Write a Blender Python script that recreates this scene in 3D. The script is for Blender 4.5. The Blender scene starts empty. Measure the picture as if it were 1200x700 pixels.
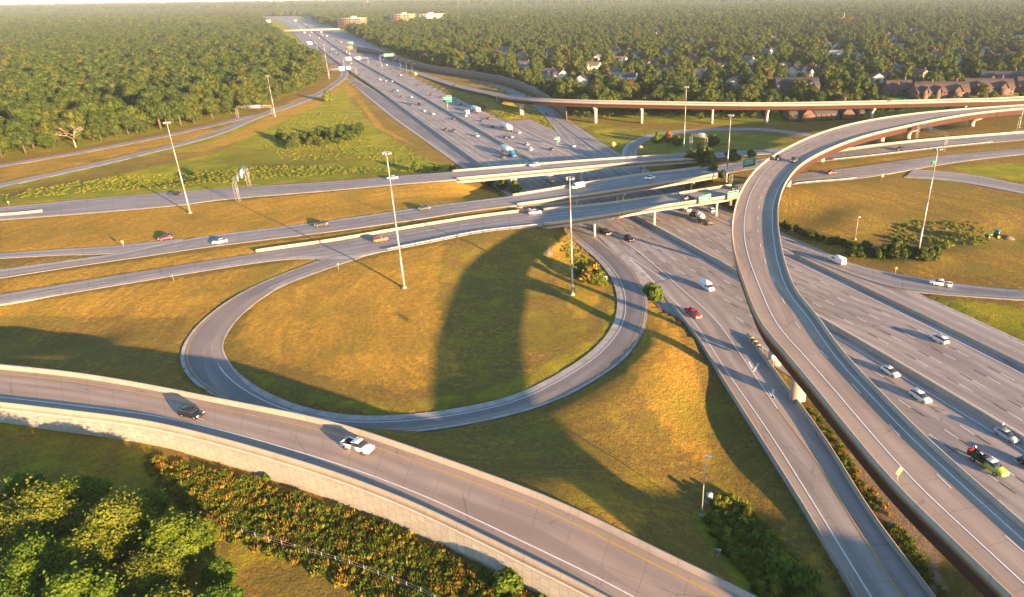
import bpy, math, random
import numpy as np
R = math.radians
random.seed(7); rng = np.random.default_rng(7)
scene = bpy.context.scene
C = scene.collection

# ------------------------------------------------------------------ camera, sky, sun, exposure
CAM_H, CAM_F, PITCH, ROLL, CX, CY = 75.0, 800.0, R(24.1), R(-0.8), 690.0, 350.0
cam_d = bpy.data.cameras.new("camera"); cam = bpy.data.objects.new("camera", cam_d); C.objects.link(cam)
cam_d.sensor_width = 36; cam_d.lens = 36 * CAM_F / 1200; cam_d.shift_x = -(CX - 600) / 1200
cam_d.clip_start = 1.0; cam_d.clip_end = 60000
cam.location = (0, 0, CAM_H)
from mathutils import Matrix, Vector
cam.matrix_world = Matrix.Translation((0, 0, CAM_H)) @ Matrix.Rotation(R(90) - PITCH, 4, 'X') @ Matrix.Rotation(ROLL, 4, 'Z')
scene.camera = cam

SUN_EL, SUN_AZ = R(8.6), R(-45.0)          # sun stands low in the +x -y direction, behind the camera on the right
world = bpy.data.worlds.new("World"); scene.world = world; world.use_nodes = True
wn = world.node_tree.nodes; wl = world.node_tree.links; wn.clear()
sky = wn.new('ShaderNodeTexSky'); sky.sky_type = 'NISHITA'; sky.sun_disc = False
sky.sun_elevation = SUN_EL; sky.sun_rotation = R(90) - SUN_AZ
sky.air_density = 1.0; sky.dust_density = 0.5; sky.ozone_density = 2.5
bg = wn.new('ShaderNodeBackground'); bg.inputs[1].default_value = 0.09
wo = wn.new('ShaderNodeOutputWorld'); wl.new(sky.outputs[0], bg.inputs[0]); wl.new(bg.outputs[0], wo.inputs[0])
sl = bpy.data.lights.new("sun", 'SUN'); sl.energy = 5.0; sl.angle = R(0.6); sl.color = (1.0, 0.62, 0.32)
sun = bpy.data.objects.new("sun", sl); C.objects.link(sun)
sdir = Vector((math.cos(SUN_EL) * math.cos(SUN_AZ), math.cos(SUN_EL) * math.sin(SUN_AZ), math.sin(SUN_EL)))
sun.rotation_euler = sdir.to_track_quat('Z', 'Y').to_euler(); sun.location = (200, -200, 200)
scene.view_settings.view_transform = 'Standard'; scene.view_settings.look = 'None'
scene.view_settings.exposure = 2.24; scene.view_settings.gamma = 1.0
scene.view_settings.use_curve_mapping = False
scene.render.engine = 'CYCLES'
cy = scene.cycles; cy.use_denoising = True; cy.max_bounces = 5; cy.diffuse_bounces = 2; cy.glossy_bounces = 2
cy.transmission_bounces = 2; cy.volume_bounces = 0; cy.transparent_max_bounces = 4; cy.use_adaptive_sampling = True
cy.caustics_reflective = False; cy.caustics_refractive = False

# ------------------------------------------------------------------ surveying helpers
def ray(px, py):
    u = (px - CX) / CAM_F; v = -(py - CY) / CAM_F
    c, s = math.cos(ROLL), math.sin(ROLL); u, v = c * u - s * v, s * u + c * v
    cp, sp = math.cos(PITCH), math.sin(PITCH)
    return np.array([u, cp + v * sp, -sp + v * cp])
def P(px, py, z=0.0):
    r = ray(px, py); t = (z - CAM_H) / r[2]
    return np.array([0, 0, CAM_H]) + t * r
def proj(x, y, z=0.0):
    x = np.asarray(x, float); y = np.asarray(y, float); z = np.asarray(z, float) - CAM_H
    cp, sp = math.cos(PITCH), math.sin(PITCH)
    f = np.maximum(y * cp - z * sp, 1e-3); b = y * sp + z * cp
    u, v = x / f, b / f; c, s = math.cos(ROLL), math.sin(ROLL); u, v = c * u + s * v, -s * u + c * v
    return CX + CAM_F * u, CY - CAM_F * v
def inpoly(x, y, poly):
    x = np.asarray(x, float); y = np.asarray(y, float); r = np.zeros(x.shape, bool)
    n = len(poly)
    for i in range(n):
        x1, y1 = poly[i]; x2, y2 = poly[(i + 1) % n]
        if y1 == y2: continue
        c = ((y1 > y) != (y2 > y)) & (x < (x2 - x1) * (y - y1) / (y2 - y1) + x1)
        r ^= c
    return r
def catmull(K, per=12):
    K = np.asarray(K, float); n = len(K)
    E_ = np.vstack([2 * K[0] - K[1], K, 2 * K[-1] - K[-2]]); out = []
    t = np.linspace(0, 1, per, endpoint=False)[:, None]
    for i in range(n - 1):
        a, b, c, d = E_[i:i + 4]
        out.append(0.5 * (2 * b + (c - a) * t + (2 * a - 5 * b + 4 * c - d) * t ** 2 + (3 * b - a - 3 * c + d) * t ** 3))
    return np.vstack(out + [K[-1:]])
def smooth(A, it):
    A = A.copy()
    for _ in range(it): A[1:-1] = 0.25 * A[:-2] + 0.5 * A[1:-1] + 0.25 * A[2:]
    return A
def arclen(A): return np.concatenate([[0], np.cumsum(np.linalg.norm(np.diff(A[:, :2], axis=0), axis=1))])
def resample(A, step):
    s = arclen(A); n = max(2, int(s[-1] / step) + 1); t = np.linspace(0, s[-1], n)
    return np.stack([np.interp(t, s, A[:, k]) for k in range(A.shape[1])], 1)
def rightvec(A):
    T = np.gradient(A[:, :2], axis=0); T /= np.maximum(np.linalg.norm(T, axis=1), 1e-9)[:, None]
    return np.stack([T[:, 1], -T[:, 0], np.zeros(len(T))], 1)
def shift(A, o, dz=0.0): return A + rightvec(A) * o + np.array([0, 0, dz])

# ------------------------------------------------------------------ mesh helpers
class MB:
    def __init__(s): s.v = []; s.f = []; s.n = 0; s.uv = []; s.mi = []
    def add(s, V, F, uv=None, mi=0):
        V = np.asarray(V, float)
        s.v.append(V); s.f += [tuple(int(i) + s.n for i in f) for f in F]; s.n += len(V)
        s.uv.append(np.asarray(uv, float) if uv is not None else V[:, :2]); s.mi += [mi] * len(F); return s
    def box(s, c, d, rz=0.0, mi=0, taper=1.0):
        x, y, z = d[0] / 2, d[1] / 2, d[2] / 2; t = taper
        V = np.array([(-x, -y, -z), (x, -y, -z), (x, y, -z), (-x, y, -z), (-x * t, -y * t, z), (x * t, -y * t, z), (x * t, y * t, z), (-x * t, y * t, z)])
        ca, sa = math.cos(rz), math.sin(rz); V = np.stack([V[:, 0] * ca - V[:, 1] * sa, V[:, 0] * sa + V[:, 1] * ca, V[:, 2]], 1) + np.asarray(c, float)
        return s.add(V, [(0, 3, 2, 1), (4, 5, 6, 7), (0, 1, 5, 4), (1, 2, 6, 5), (2, 3, 7, 6), (3, 0, 4, 7)], mi=mi)
    def tube(s, a, b, r1, r2=None, n=8, mi=0):
        a = np.asarray(a, float); b = np.asarray(b, float); r2 = r1 if r2 is None else r2
        d = b - a; d /= max(np.linalg.norm(d), 1e-9); k = np.array([0, 0, 1.]) if abs(d[2]) < .9 else np.array([1., 0, 0])
        u = np.cross(d, k); u /= np.linalg.norm(u); w = np.cross(d, u)
        an = np.linspace(0, 2 * math.pi, n, endpoint=False)
        ring = np.cos(an)[:, None] * u + np.sin(an)[:, None] * w
        V = np.vstack([a + ring * r1, b + ring * r2])
        F = [(i, (i + 1) % n, n + (i + 1) % n, n + i) for i in range(n)] + [tuple(range(n - 1, -1, -1)), tuple(range(n, 2 * n))]
        return s.add(V, F, mi=mi)
    def sweep(s, A, prof, closed=True, caps=True, mi=0):
        A = np.asarray(A, float); Rv = rightvec(A); m = len(prof); N = len(A)
        V = np.concatenate([(A + Rv * u + np.array([0, 0, w]))[:, None] for u, w in prof], 1).reshape(-1, 3)
        sl_ = arclen(A); pl = [0.0]
        for i in range(1, m): pl.append(pl[-1] + math.hypot(prof[i][0] - prof[i - 1][0], prof[i][1] - prof[i - 1][1]))
        uv = np.stack(np.meshgrid(sl_, np.array(pl), indexing='ij'), -1).reshape(-1, 2)
        F = []
        for i in range(N - 1):
            for j in range(m if closed else m - 1):
                k = (j + 1) % m; F.append((i * m + j, (i + 1) * m + j, (i + 1) * m + k, i * m + k))
        if closed and caps: F += [tuple(range(m)), tuple(range(N * m - 1, N * m - m - 1, -1))]
        return s.add(V, F, uv, mi=mi)
    def ribbon(s, L_, R_, k=1, mi=0):
        N = len(L_); t = np.linspace(0, 1, k + 1)
        V = (L_[:, None] * (1 - t)[None, :, None] + R_[:, None] * t[None, :, None]).reshape(-1, 3)
        Wd = np.linalg.norm(R_ - L_, axis=1); sl_ = arclen((L_ + R_) / 2)
        uv = np.stack([(t[None] * Wd[:, None]), np.repeat(sl_[:, None], k + 1, 1)], -1).reshape(-1, 2)
        F = [(i * (k + 1) + j, i * (k + 1) + j + 1, (i + 1) * (k + 1) + j + 1, (i + 1) * (k + 1) + j) for i in range(N - 1) for j in range(k)]
        return s.add(V, F, uv, mi=mi)
    def mesh(s, name, mats, smooth_=False):
        V = np.vstack(s.v); me = bpy.data.meshes.new(name)
        ll = np.array([len(f) for f in s.f], np.int32); lv = np.fromiter((i for f in s.f for i in f), np.int32, int(ll.sum()))
        me.vertices.add(len(V)); me.vertices.foreach_set('co', V.ravel())
        me.loops.add(len(lv)); me.loops.foreach_set('vertex_index', lv)
        me.polygons.add(len(ll)); me.polygons.foreach_set('loop_start', np.concatenate([[0], np.cumsum(ll)[:-1]]).astype(np.int32))
        UV = np.vstack(s.uv); ul = me.uv_layers.new(name='UVMap'); ul.data.foreach_set('uv', UV[lv].ravel())
        for m in (mats if isinstance(mats, (list, tuple)) else [mats]): me.materials.append(m)
        if any(s.mi): me.polygons.foreach_set('material_index', np.array(s.mi, np.int32))
        if smooth_: me.polygons.foreach_set('use_smooth', np.ones(len(ll), bool))
        me.update(calc_edges=True); me.validate(); return me
    def build(s, name, mats, parent=None, smooth_=False, loc=None):
        o = bpy.data.objects.new(name, s.mesh(name, mats, smooth_)); C.objects.link(o)
        if parent is not None: o.parent = parent
        if loc is not None: o.location = loc
        return o
def tag(o, label=None, cat=None, group=None, kind=None):
    if label: o['label'] = label
    if cat: o['category'] = cat
    if group: o['group'] = group
    if kind: o['kind'] = kind
    return o
def empty(name, loc=(0, 0, 0), rz=0.0):
    o = bpy.data.objects.new(name, None); o.empty_display_size = 0.5; C.objects.link(o); o.location = tuple(float(v) for v in loc); o.rotation_euler = (0, 0, rz); return o
def copy_tree(o, parent=None):
    c = o.copy(); C.objects.link(c); c.parent = parent
    for ch in KIDS.get(o.name, []) : copy_tree(ch, c)
    return c
KIDS = {}
def index_kids():
    KIDS.clear()
    for o in bpy.data.objects:
        if o.parent: KIDS.setdefault(o.parent.name, []).append(o)

# ------------------------------------------------------------------ materials
def mat(name, col=(0.5, 0.5, 0.5), rough=0.8, metal=0.0, nz=0.0, nscale=1.0, spec=0.3):
    m = bpy.data.materials.new(name); m.use_nodes = True; nt = m.node_tree; b = nt.nodes['Principled BSDF']
    b.inputs['Base Color'].default_value = (*col, 1); b.inputs['Roughness'].default_value = rough; b.inputs['Metallic'].default_value = metal
    b.inputs['Specular IOR Level'].default_value = spec
    if nz > 0:
        g = nt.nodes.new('ShaderNodeNewGeometry'); n = nt.nodes.new('ShaderNodeTexNoise'); n.inputs['Scale'].default_value = nscale; n.inputs['Detail'].default_value = 5
        mx = nt.nodes.new('ShaderNodeMapRange'); mx.inputs[3].default_value = 1 - nz; mx.inputs[4].default_value = 1 + nz; mx.inputs[1].default_value = .3; mx.inputs[2].default_value = .7
        v = nt.nodes.new('ShaderNodeVectorMath'); v.operation = 'SCALE'; v.inputs[0].default_value = col
        nt.links.new(g.outputs['Position'], n.inputs['Vector']); nt.links.new(n.outputs[0], mx.inputs[0]); nt.links.new(mx.outputs[0], v.inputs['Scale']); nt.links.new(v.outputs[0], b.inputs['Base Color'])
    return m
class NT:
    def __init__(s, name):
        s.m = bpy.data.materials.new(name); s.m.use_nodes = True; s.t = s.m.node_tree; s.b = s.t.nodes['Principled BSDF']; s.b.inputs['Specular IOR Level'].default_value = .25
    def n(s, ty, **kw):
        x = s.t.nodes.new(ty)
        for k, v in kw.items(): setattr(x, k, v)
        return x
    def l(s, a, b): s.t.links.new(a, b)
    def noise(s, vec, scale, detail=4, rough=.55, sc=None):
        if sc is not None:
            mp = s.n('ShaderNodeMapping'); mp.inputs['Scale'].default_value = sc; s.l(vec, mp.inputs[0]); vec = mp.outputs[0]
        x = s.n('ShaderNodeTexNoise'); x.inputs['Scale'].default_value = scale; x.inputs['Detail'].default_value = detail; x.inputs['Roughness'].default_value = rough; s.l(vec, x.inputs['Vector']); return x.outputs[0]
    def rng(s, f, a, b, c=0.0, d=1.0, smooth_=False):
        x = s.n('ShaderNodeMapRange'); x.clamp = True
        if smooth_: x.interpolation_type = 'SMOOTHSTEP'
        for i, v in enumerate((a, b, c, d)): x.inputs[i + 1].default_value = v
        s.l(f, x.inputs[0]); return x.outputs[0]
    def mix(s, f, a, b, blend='MIX'):
        x = s.n('ShaderNodeMix', data_type='RGBA', blend_type=blend)
        if isinstance(f, (int, float)): x.inputs[0].default_value = f
        else: s.l(f, x.inputs[0])
        for i, v in ((6, a), (7, b)):
            if isinstance(v, tuple): x.inputs[i].default_value = (*v, 1)
            else: s.l(v, x.inputs[i])
        return x.outputs[2]
    def math(s, op, a, b=0.0):
        x = s.n('ShaderNodeMath', operation=op)
        for i, v in ((0, a), (1, b)):
            if isinstance(v, (int, float)): x.inputs[i].default_value = v
            else: s.l(v, x.inputs[i])
        return x.outputs[0]
    def col(s, c): s.l(c, s.b.inputs['Base Color'])
    def bump(s, h, st=.3, dist=.1):
        x = s.n('ShaderNodeBump'); x.inputs['Strength'].default_value = st; x.inputs['Distance'].default_value = dist; s.l(h, x.inputs['Height']); s.l(x.outputs[0], s.b.inputs['Normal'])

def road_mat(name, base, dark, light, lane=3.7, off=0.0, joint=4.6):
    k = NT(name); uv = k.n('ShaderNodeUVMap').outputs[0]; sp = k.n('ShaderNodeSeparateXYZ'); k.l(uv, sp.inputs[0])
    u, v = sp.outputs[0], sp.outputs[1]
    streak = k.noise(uv, 1.0, 4, .6, (1.1, .022, 1)); patch = k.noise(uv, .09, 5, .6, (1, .35, 1)); fine = k.noise(uv, 5.0, 3, .7)
    c = k.mix(k.rng(streak, .35, .68), light, base); c = k.mix(k.rng(patch, .45, .72, 0, .95), c, dark)
    # wheel paths: a darker band along the middle of each lane
    ph = k.math('MULTIPLY', k.math('ADD', u, off), 2 * math.pi / lane); wp = k.rng(k.math('COSINE', ph), -1, 1, 0, .55)
    c = k.mix(wp, c, dark)
    fj = k.math('FRACT', k.math('DIVIDE', v, joint)); j = k.math('LESS_THAN', fj, .025)
    fl = k.math('FRACT', k.math('DIVIDE', k.math('ADD', u, off), lane)); j2 = k.math('LESS_THAN', fl, .016)
    c = k.mix(k.math('MULTIPLY', k.math('MAXIMUM', j, j2), .28), c, (.06, .055, .05))
    # slab-to-slab tone and oil / tar marks
    vn = k.n('ShaderNodeTexVoronoi', feature='F1'); mp = k.n('ShaderNodeMapping'); mp.inputs['Scale'].default_value = (1 / lane, 1 / (joint * 4), 1); k.l(uv, mp.inputs[0]); k.l(mp.outputs[0], vn.inputs['Vector']); vn.inputs['Scale'].default_value = 1
    sc = k.n('ShaderNodeSeparateColor'); k.l(vn.outputs['Color'], sc.inputs[0])
    c = k.mix(k.rng(sc.outputs[0], .60, .9, 0, .6), c, dark)
    c = k.mix(k.rng(k.noise(uv, .45, 5, .7, (1, .12, 1)), .60, .70, 0, .5), c, (.07, .06, .055))
    vc = k.n('ShaderNodeTexVoronoi', feature='DISTANCE_TO_EDGE'); mc = k.n('ShaderNodeMapping'); mc.inputs['Scale'].default_value = (.16, .05, 1); k.l(k.mix(.06, uv, k.t.nodes.new('ShaderNodeTexNoise').outputs['Color'], 'ADD'), mc.inputs[0]); k.l(mc.outputs[0], vc.inputs['Vector']); vc.inputs['Scale'].default_value = 1
    c = k.mix(k.math('MULTIPLY', k.math('LESS_THAN', vc.outputs['Distance'], .008), k.rng(patch, .45, .55, 0, .4)), c, (.08, .07, .065))
    c = k.mix(k.rng(fine, .3, .7, 0, .18), c, dark); k.col(c); k.b.inputs['Roughness'].default_value = .82; k.bump(fine, .15, .03); return k.m
M_conc_road = road_mat('pavement_concrete', (.335, .29, .265), (.22, .195, .182), (.42, .37, .335))
M_asph = road_mat('pavement_worn_asphalt', (.29, .262, .25), (.195, .18, .175), (.36, .33, .31), joint=9)
M_deck = road_mat('pavement_bridge_deck', (.37, .285, .225), (.26, .205, .165), (.43, .34, .27), joint=6)
M_loop = road_mat('pavement_dark_asphalt', (.225, .205, .20), (.15, .14, .14), (.28, .255, .245), joint=11)
M_should = mat('pavement_pale_shoulder', (.36, .33, .30), .85, nz=.28, nscale=.4)

def concrete(name, col, stain=.5):
    k = NT(name); g = k.n('ShaderNodeNewGeometry').outputs['Position']
    a = k.noise(g, .35, 5, .6); st = k.noise(g, 1.2, 4, .7, (1, 1, .18)); f = k.noise(g, 8, 2)
    d = tuple(x * .62 for x in col); c = k.mix(k.rng(a, .35, .75, 0, .5), col, d); c = k.mix(k.rng(st, .52, .75, 0, stain), c, tuple(x * .45 for x in col))
    c = k.mix(k.rng(f, .3, .7, 0, .12), c, d)
    if 'barrier' in name:
        su = k.n('ShaderNodeSeparateXYZ'); k.l(k.n('ShaderNodeUVMap').outputs[0], su.inputs[0]); jf = k.math('FRACT', k.math('DIVIDE', su.outputs[0], 6.0)); c = k.mix(k.math('MULTIPLY', k.math('LESS_THAN', jf, .012), .55), c, (.08, .07, .06))
        wn_ = k.n('ShaderNodeTexWhiteNoise', noise_dimensions='1D'); k.l(k.math('FLOOR', k.math('DIVIDE', su.outputs[0], 6.0)), wn_.inputs['W']); c = k.mix(k.math('MULTIPLY', wn_.outputs[0], .25), c, d)
    k.col(c); k.b.inputs['Roughness'].default_value = .85; return k.m
M_conc = concrete('concrete_weathered', (.40, .36, .31)); M_barr = concrete('concrete_barrier', (.42, .365, .30), .35)
M_pier = concrete('concrete_pale_pier', (.50, .47, .43), .3)
M_steel_red = concrete('weathering_steel', (.07, .028, .02), .4)
def wall_mat():
    k = NT('retaining_wall_panels'); uv = k.n('ShaderNodeUVMap').outputs[0]
    nz_ = k.n('ShaderNodeTexNoise'); nz_.inputs['Scale'].default_value = 1.1; k.l(uv, nz_.inputs['Vector'])
    w = k.n('ShaderNodeVectorMath', operation='SCALE'); k.l(nz_.outputs['Color'], w.inputs[0]); w.inputs['Scale'].default_value = .42
    ad = k.n('ShaderNodeVectorMath', operation='ADD'); k.l(uv, ad.inputs[0]); k.l(w.outputs[0], ad.inputs[1])
    br = k.n('ShaderNodeTexBrick'); br.offset = .5; br.inputs['Scale'].default_value = 1; br.inputs['Mortar Size'].default_value = .035; br.inputs['Brick Width'].default_value = 1.55; br.inputs['Row Height'].default_value = 1.5; br.inputs['Mortar Smooth'].default_value = .3
    mp = k.n('ShaderNodeMapping'); mp.inputs['Rotation'].default_value = (0, 0, R(90)); k.l(ad.outputs[0], mp.inputs[0]); k.l(mp.outputs[0], br.inputs['Vector'])
    br.inputs['Color1'].default_value = (.38, .355, .295, 1); br.inputs['Color2'].default_value = (.325, .30, .25, 1); br.inputs['Mortar'].default_value = (.17, .15, .12, 1)
    st = k.noise(uv, .5, 4, .7, (1, .3, 1)); c = k.mix(k.rng(st, .5, .8, 0, .4), br.outputs[0], (.33, .31, .25)); k.col(c)
    k.bump(k.math('ADD', k.math('MULTIPLY', br.outputs['Fac'], -1.0), k.math('MULTIPLY', k.noise(uv, 4, 4), .5)), .6, .12); k.b.inputs['Roughness'].default_value = .9; return k.m
M_wall = wall_mat()
M_white = mat('white_road_paint', (.74, .73, .70), .6, nz=.12, nscale=1.5); M_yellow = mat('yellow_road_paint', (.62, .36, .06), .6, nz=.12, nscale=1.5)
M_black = mat('black_contrast_paint', (.045, .042, .04), .8)
M_galv = mat('galvanised_steel', (.40, .40, .39), .5, .35); M_wood = mat('weathered_timber', (.16, .12, .085), .9, nz=.2, nscale=3)
M_green = mat('green_sign_face', (.02, .30, .17), .4); M_signw = mat('white_sign_legend', (.85, .85, .82), .45); M_signy = mat('yellow_sign_face', (.62, .45, .16), .45)
M_back = mat('bare_aluminium_sign_back', (.30, .31, .33), .5, .3); M_orange = mat('amber_sign_face', (.75, .30, .03), .5); M_teal = mat('pale_blue_sign_face', (.25, .62, .70), .4)

LOOPC = (-18.0, 160.0)
def ground_mat():
    k = NT('roadside_ground'); g = k.n('ShaderNodeNewGeometry').outputs['Position']
    at = k.n('ShaderNodeVertexColor'); at.layer_name = 'zone'; sc = k.n('ShaderNodeSeparateColor'); k.l(at.outputs[0], sc.inputs[0])
    big = k.noise(g, .022, 5, .6); med = k.noise(g, .12, 5, .65); fine = k.noise(g, .9, 5, .75); tuft = k.noise(g, 2.6, 3, .7)
    # mown rows: narrow stripes that follow wandering passes
    sb = k.n('ShaderNodeVectorMath', operation='SUBTRACT'); k.l(g, sb.inputs[0]); sb.inputs[1].default_value = (LOOPC[0], LOOPC[1], 0); sx = k.n('ShaderNodeSeparateXYZ'); k.l(sb.outputs[0], sx.inputs[0])
    ln = k.n('ShaderNodeVectorMath', operation='LENGTH'); k.l(sb.outputs[0], ln.inputs[0]); an = k.math('ARCTAN2', sx.outputs[1], sx.outputs[0])
    cb = k.n('ShaderNodeCombineXYZ'); k.l(k.math('ADD', ln.outputs['Value'], k.math('MULTIPLY', big, 26.0)), cb.inputs[0]); k.l(k.math('MULTIPLY', an, 5.0), cb.inputs[1]); mow = k.noise(cb.outputs[0], .55, 3, .6)
    green_patch = k.noise(g, .045, 4, .6)
    dry = k.mix(k.rng(med, .3, .7), (.66, .42, .06), (.50, .33, .05))
    dry = k.mix(k.rng(big, .4, .62, 0, .55), dry, (.25, .21, .05))
    dry = k.mix(k.rng(mow, .40, .60, 0, .55), dry, (.25, .18, .055)); dry = k.mix(k.rng(k.noise(cb.outputs[0], .16, 4, .65), .46, .62, 0, .5), dry, (.20, .145, .05)); dry = k.mix(k.rng(green_patch, .50, .68, 0, .5), dry, (.20, .205, .04))
    dry = k.mix(k.rng(fine, .38, .60, 0, .72), dry, (.19, .135, .045)); dry = k.mix(k.rng(k.noise(g, .30, 5, .75), .60, .72, 0, .55), dry, (.24, .17, .10))
    dry = k.mix(k.rng(k.math('ADD', at.outputs[1], k.math('MULTIPLY', k.math('SUBTRACT', med, .5), .8)), .2, .8, .62, 0), dry, (.88, .50, .06))  # low alpha: paler mown straw, with sunlit brightness painted in
    dry = k.mix(k.rng(mow, .42, .62, 0, .42), dry, (.30, .20, .05)); dry = k.mix(k.rng(fine, .42, .62, 0, .5), dry, (.22, .15, .045)); dry = k.mix(k.rng(green_patch, .50, .66, 0, .45), dry, (.22, .21, .04))
    grn = k.mix(k.rng(fine, .3, .7), (.30, .34, .03), (.17, .23, .022)); grn = k.mix(k.rng(med, .42, .66, 0, .75), grn, (.50, .40, .04))
    rus = k.mix(k.rng(fine, .35, .65), (.34, .17, .04), (.15, .105, .03)); rus = k.mix(k.rng(med, .45, .65, 0, .7), rus, (.13, .14, .025))
    drt = k.mix(k.rng(fine, .3, .7), (.42, .29, .17), (.28, .19, .11))
    def th(ch): return k.rng(k.math('ADD', ch, k.math('MULTIPLY', k.math('SUBTRACT', med, .5), 1.0)), .32, .68)
    c = k.mix(th(sc.outputs[0]), dry, grn); c = k.mix(th(sc.outputs[1]), c, rus); c = k.mix(th(sc.outputs[2]), c, drt)
    c = k.mix(k.rng(tuft, .45, .75, 0, .55), c, (.12, .095, .028)); k.col(c); k.b.inputs['Roughness'].default_value = 1; k.b.inputs['Specular IOR Level'].default_value = .05
    k.bump(k.math('ADD', fine, k.math('MULTIPLY', tuft, .7)), 1.0, 1.1); return k.m
M_ground = ground_mat()

def leaf_mat(name, cols, trans=.25):
    k = NT(name); oi = k.n('ShaderNodeObjectInfo'); g = k.n('ShaderNodeNewGeometry')
    cr = k.n('ShaderNodeValToRGB'); el = cr.color_ramp.elements; cr.color_ramp.interpolation = 'LINEAR'
    while len(el) < len(cols): el.new(.5)
    for e, (p_, c_) in zip(el, cols): e.position = p_; e.color = (*c_, 1)
    k.l(oi.outputs['Random'], cr.inputs[0])
    nz_ = k.noise(g.outputs['Position'], .35, 3); c = k.mix(k.rng(nz_, .38, .62, 0, .6), cr.outputs[0], tuple(x * .7 for x in cols[0][1]))
    c = k.mix(k.rng(g.outputs['Random Per Island'], 0, 1, 0, .35), c, (.15, .15, .025))
    k.col(c); k.b.inputs['Roughness'].default_value = .6; k.b.inputs['Specular IOR Level'].default_value = .15
    tr = k.n('ShaderNodeBsdfTranslucent'); k.l(c, tr.inputs[0]); ms = k.n('ShaderNodeMixShader'); ms.inputs[0].default_value = trans
    k.l(k.b.outputs[0], ms.inputs[1]); k.l(tr.outputs[0], ms.inputs[2]); k.l(ms.outputs[0], k.t.nodes['Material Output'].inputs[0]); return k.m
M_leaf = leaf_mat('foliage_broadleaf', [(0, (0.0269, 0.0647, 0.0102)), (.35, (0.0416, 0.0833, 0.0102)), (.65, (0.0586, 0.0956, 0.0116)), (.85, (0.0879, 0.1171, 0.0139)), (.965, (0.0733, 0.0924, 0.0130)), (.985, (0.1173, 0.0740, 0.0209)), (1, (0.0977, 0.0617, 0.0186))])
M_leaf_fg = leaf_mat('foliage_foreground', [(0, (0.0607, 0.1495, 0.0121)), (.4, (0.1013, 0.1950, 0.0132)), (.8, (0.1485, 0.2145, 0.0154)), (1, (0.1890, 0.1950, 0.0220))], 0.35)
M_weed = leaf_mat('foliage_weeds', [(0, (.14, .19, .022)), (.35, (.28, .25, .03)), (.6, (.42, .27, .035)), (.85, (.44, .20, .035)), (1, (.28, .14, .035))], 0.35)
M_weedg = leaf_mat('foliage_green_weeds', [(0, (0.0679, 0.1404, 0.0130)), (.6, (0.1235, 0.1872, 0.0163)), (1, (0.2099, 0.2262, 0.0228))], .3)
M_weedy = leaf_mat('foliage_field_weeds', [(0, (.16, .22, .022)), (.6, (.26, .28, .028)), (1, (.38, .32, .035))], .3)
M_bark = mat('bark', (.12, .09, .06), .95, nz=.3, nscale=2); M_dead = mat('dead_bare_wood', (.34, .25, .17), .9, nz=.2, nscale=2)

# ------------------------------------------------------------------ road geometry (surveyed edges: xl,yl,xr,yr,z)
def road_edges(pairs, per=10, sm=14, ext=(0, 0)):
    Lk = [P(a, b, z) for a, b, c, d, z in pairs]; Rk = [P(c, d, z) for a, b, c, d, z in pairs]
    for K in (Lk, Rk): pass
    L_, R_ = smooth(catmull(Lk, per), sm), smooth(catmull(Rk, per), sm)
    def ex(A, m, first):
        if m <= 0: return A
        i, j = (0, min(8, len(A) - 1)) if first else (-1, -min(9, len(A)))
        return i, j
    if ext[0] > 0:
        d = ((L_[0] + R_[0]) - (L_[8] + R_[8])) / 2; d[2] = 0; d /= np.linalg.norm(d); st = np.linspace(ext[0], 12, max(2, int(ext[0] / 12)))[:, None] * d
        L_ = np.vstack([L_[0] + st, L_]); R_ = np.vstack([R_[0] + st, R_])
    if ext[1] > 0:
        d = ((L_[-1] + R_[-1]) - (L_[-9] + R_[-9])) / 2; d[2] = 0; d /= np.linalg.norm(d); st = np.linspace(12, ext[1], max(2, int(ext[1] / 12)))[:, None] * d
        L_ = np.vstack([L_, L_[-1] + st]); R_ = np.vstack([R_, R_[-1] + st])
    return L_, R_
def road_center(pts, w, per=10, sm=10, ext=(0, 0)):
    K = [P(a, b, z) for a, b, z in pts]; A = smooth(catmull(K, per), sm)
    if ext[0]: d = A[0] - A[6]; d[2] = 0; d /= np.linalg.norm(d); A = np.vstack([A[0] + d * ext[0], A])
    if ext[1]: d = A[-1] - A[-7]; d[2] = 0; d /= np.linalg.norm(d); A = np.vstack([A, A[-1] + d * ext[1]])
    return shift(A, -w / 2), shift(A, w / 2)
MED = [(1200, 504), (1100, 440), (1005, 390), (960, 367), (866, 318), (818, 294), (746, 258), (621, 190), (587, 167), (546, 145), (483, 107), (433, 80), (400, 60)]
mk = [P(a, b, -5) for a, b in MED]; mk = [mk[0] + (mk[0] - mk[1]) * 3.2] + mk + [np.array([-620, 1700, -5.]), np.array([-1010, 2600, -5.]), np.array([-1500, 3600, -5.])]
MC = resample(smooth(resample(catmull(mk, 20), 8), 260), 8)       # freeway median line, walking away from the camera
def moff(o, y0, y1, dz=0.0, step=8):
    """line parallel to the median; o>0 lies to the left; o may be a list of (y, offset)"""
    y = MC[:, 1]; s = (y >= y0) & (y <= y1); A = MC[s]
    ov = np.interp(A[:, 1], [p[0] for p in o], [p[1] for p in o]) if isinstance(o, list) else np.full(len(A), float(o))
    return A - rightvec(A) * ov[:, None] + np.array([0, 0, dz])
YN, YF = -60, 3500
LEFT = [(-60, 25), (140, 25), (152, 26), (168, 31), (186, 34), (225, 29), (262, 27), (3500, 27)]
ROADS = {}
def reg(n, L_, R_, bridge=None, grade=True, shrink=0.0):
    c = (L_ + R_) / 2; k = len(c) // 2; rv = rightvec(c)[k]
    if (R_[k] - L_[k]) @ rv < 0: L_, R_ = L_[::-1].copy(), R_[::-1].copy()
    ROADS[n] = dict(L=L_, R=R_, bridge=bridge, grade=grade)
reg('freeway', moff(LEFT, YN, YF), moff(-26, YN, YF))
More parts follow.
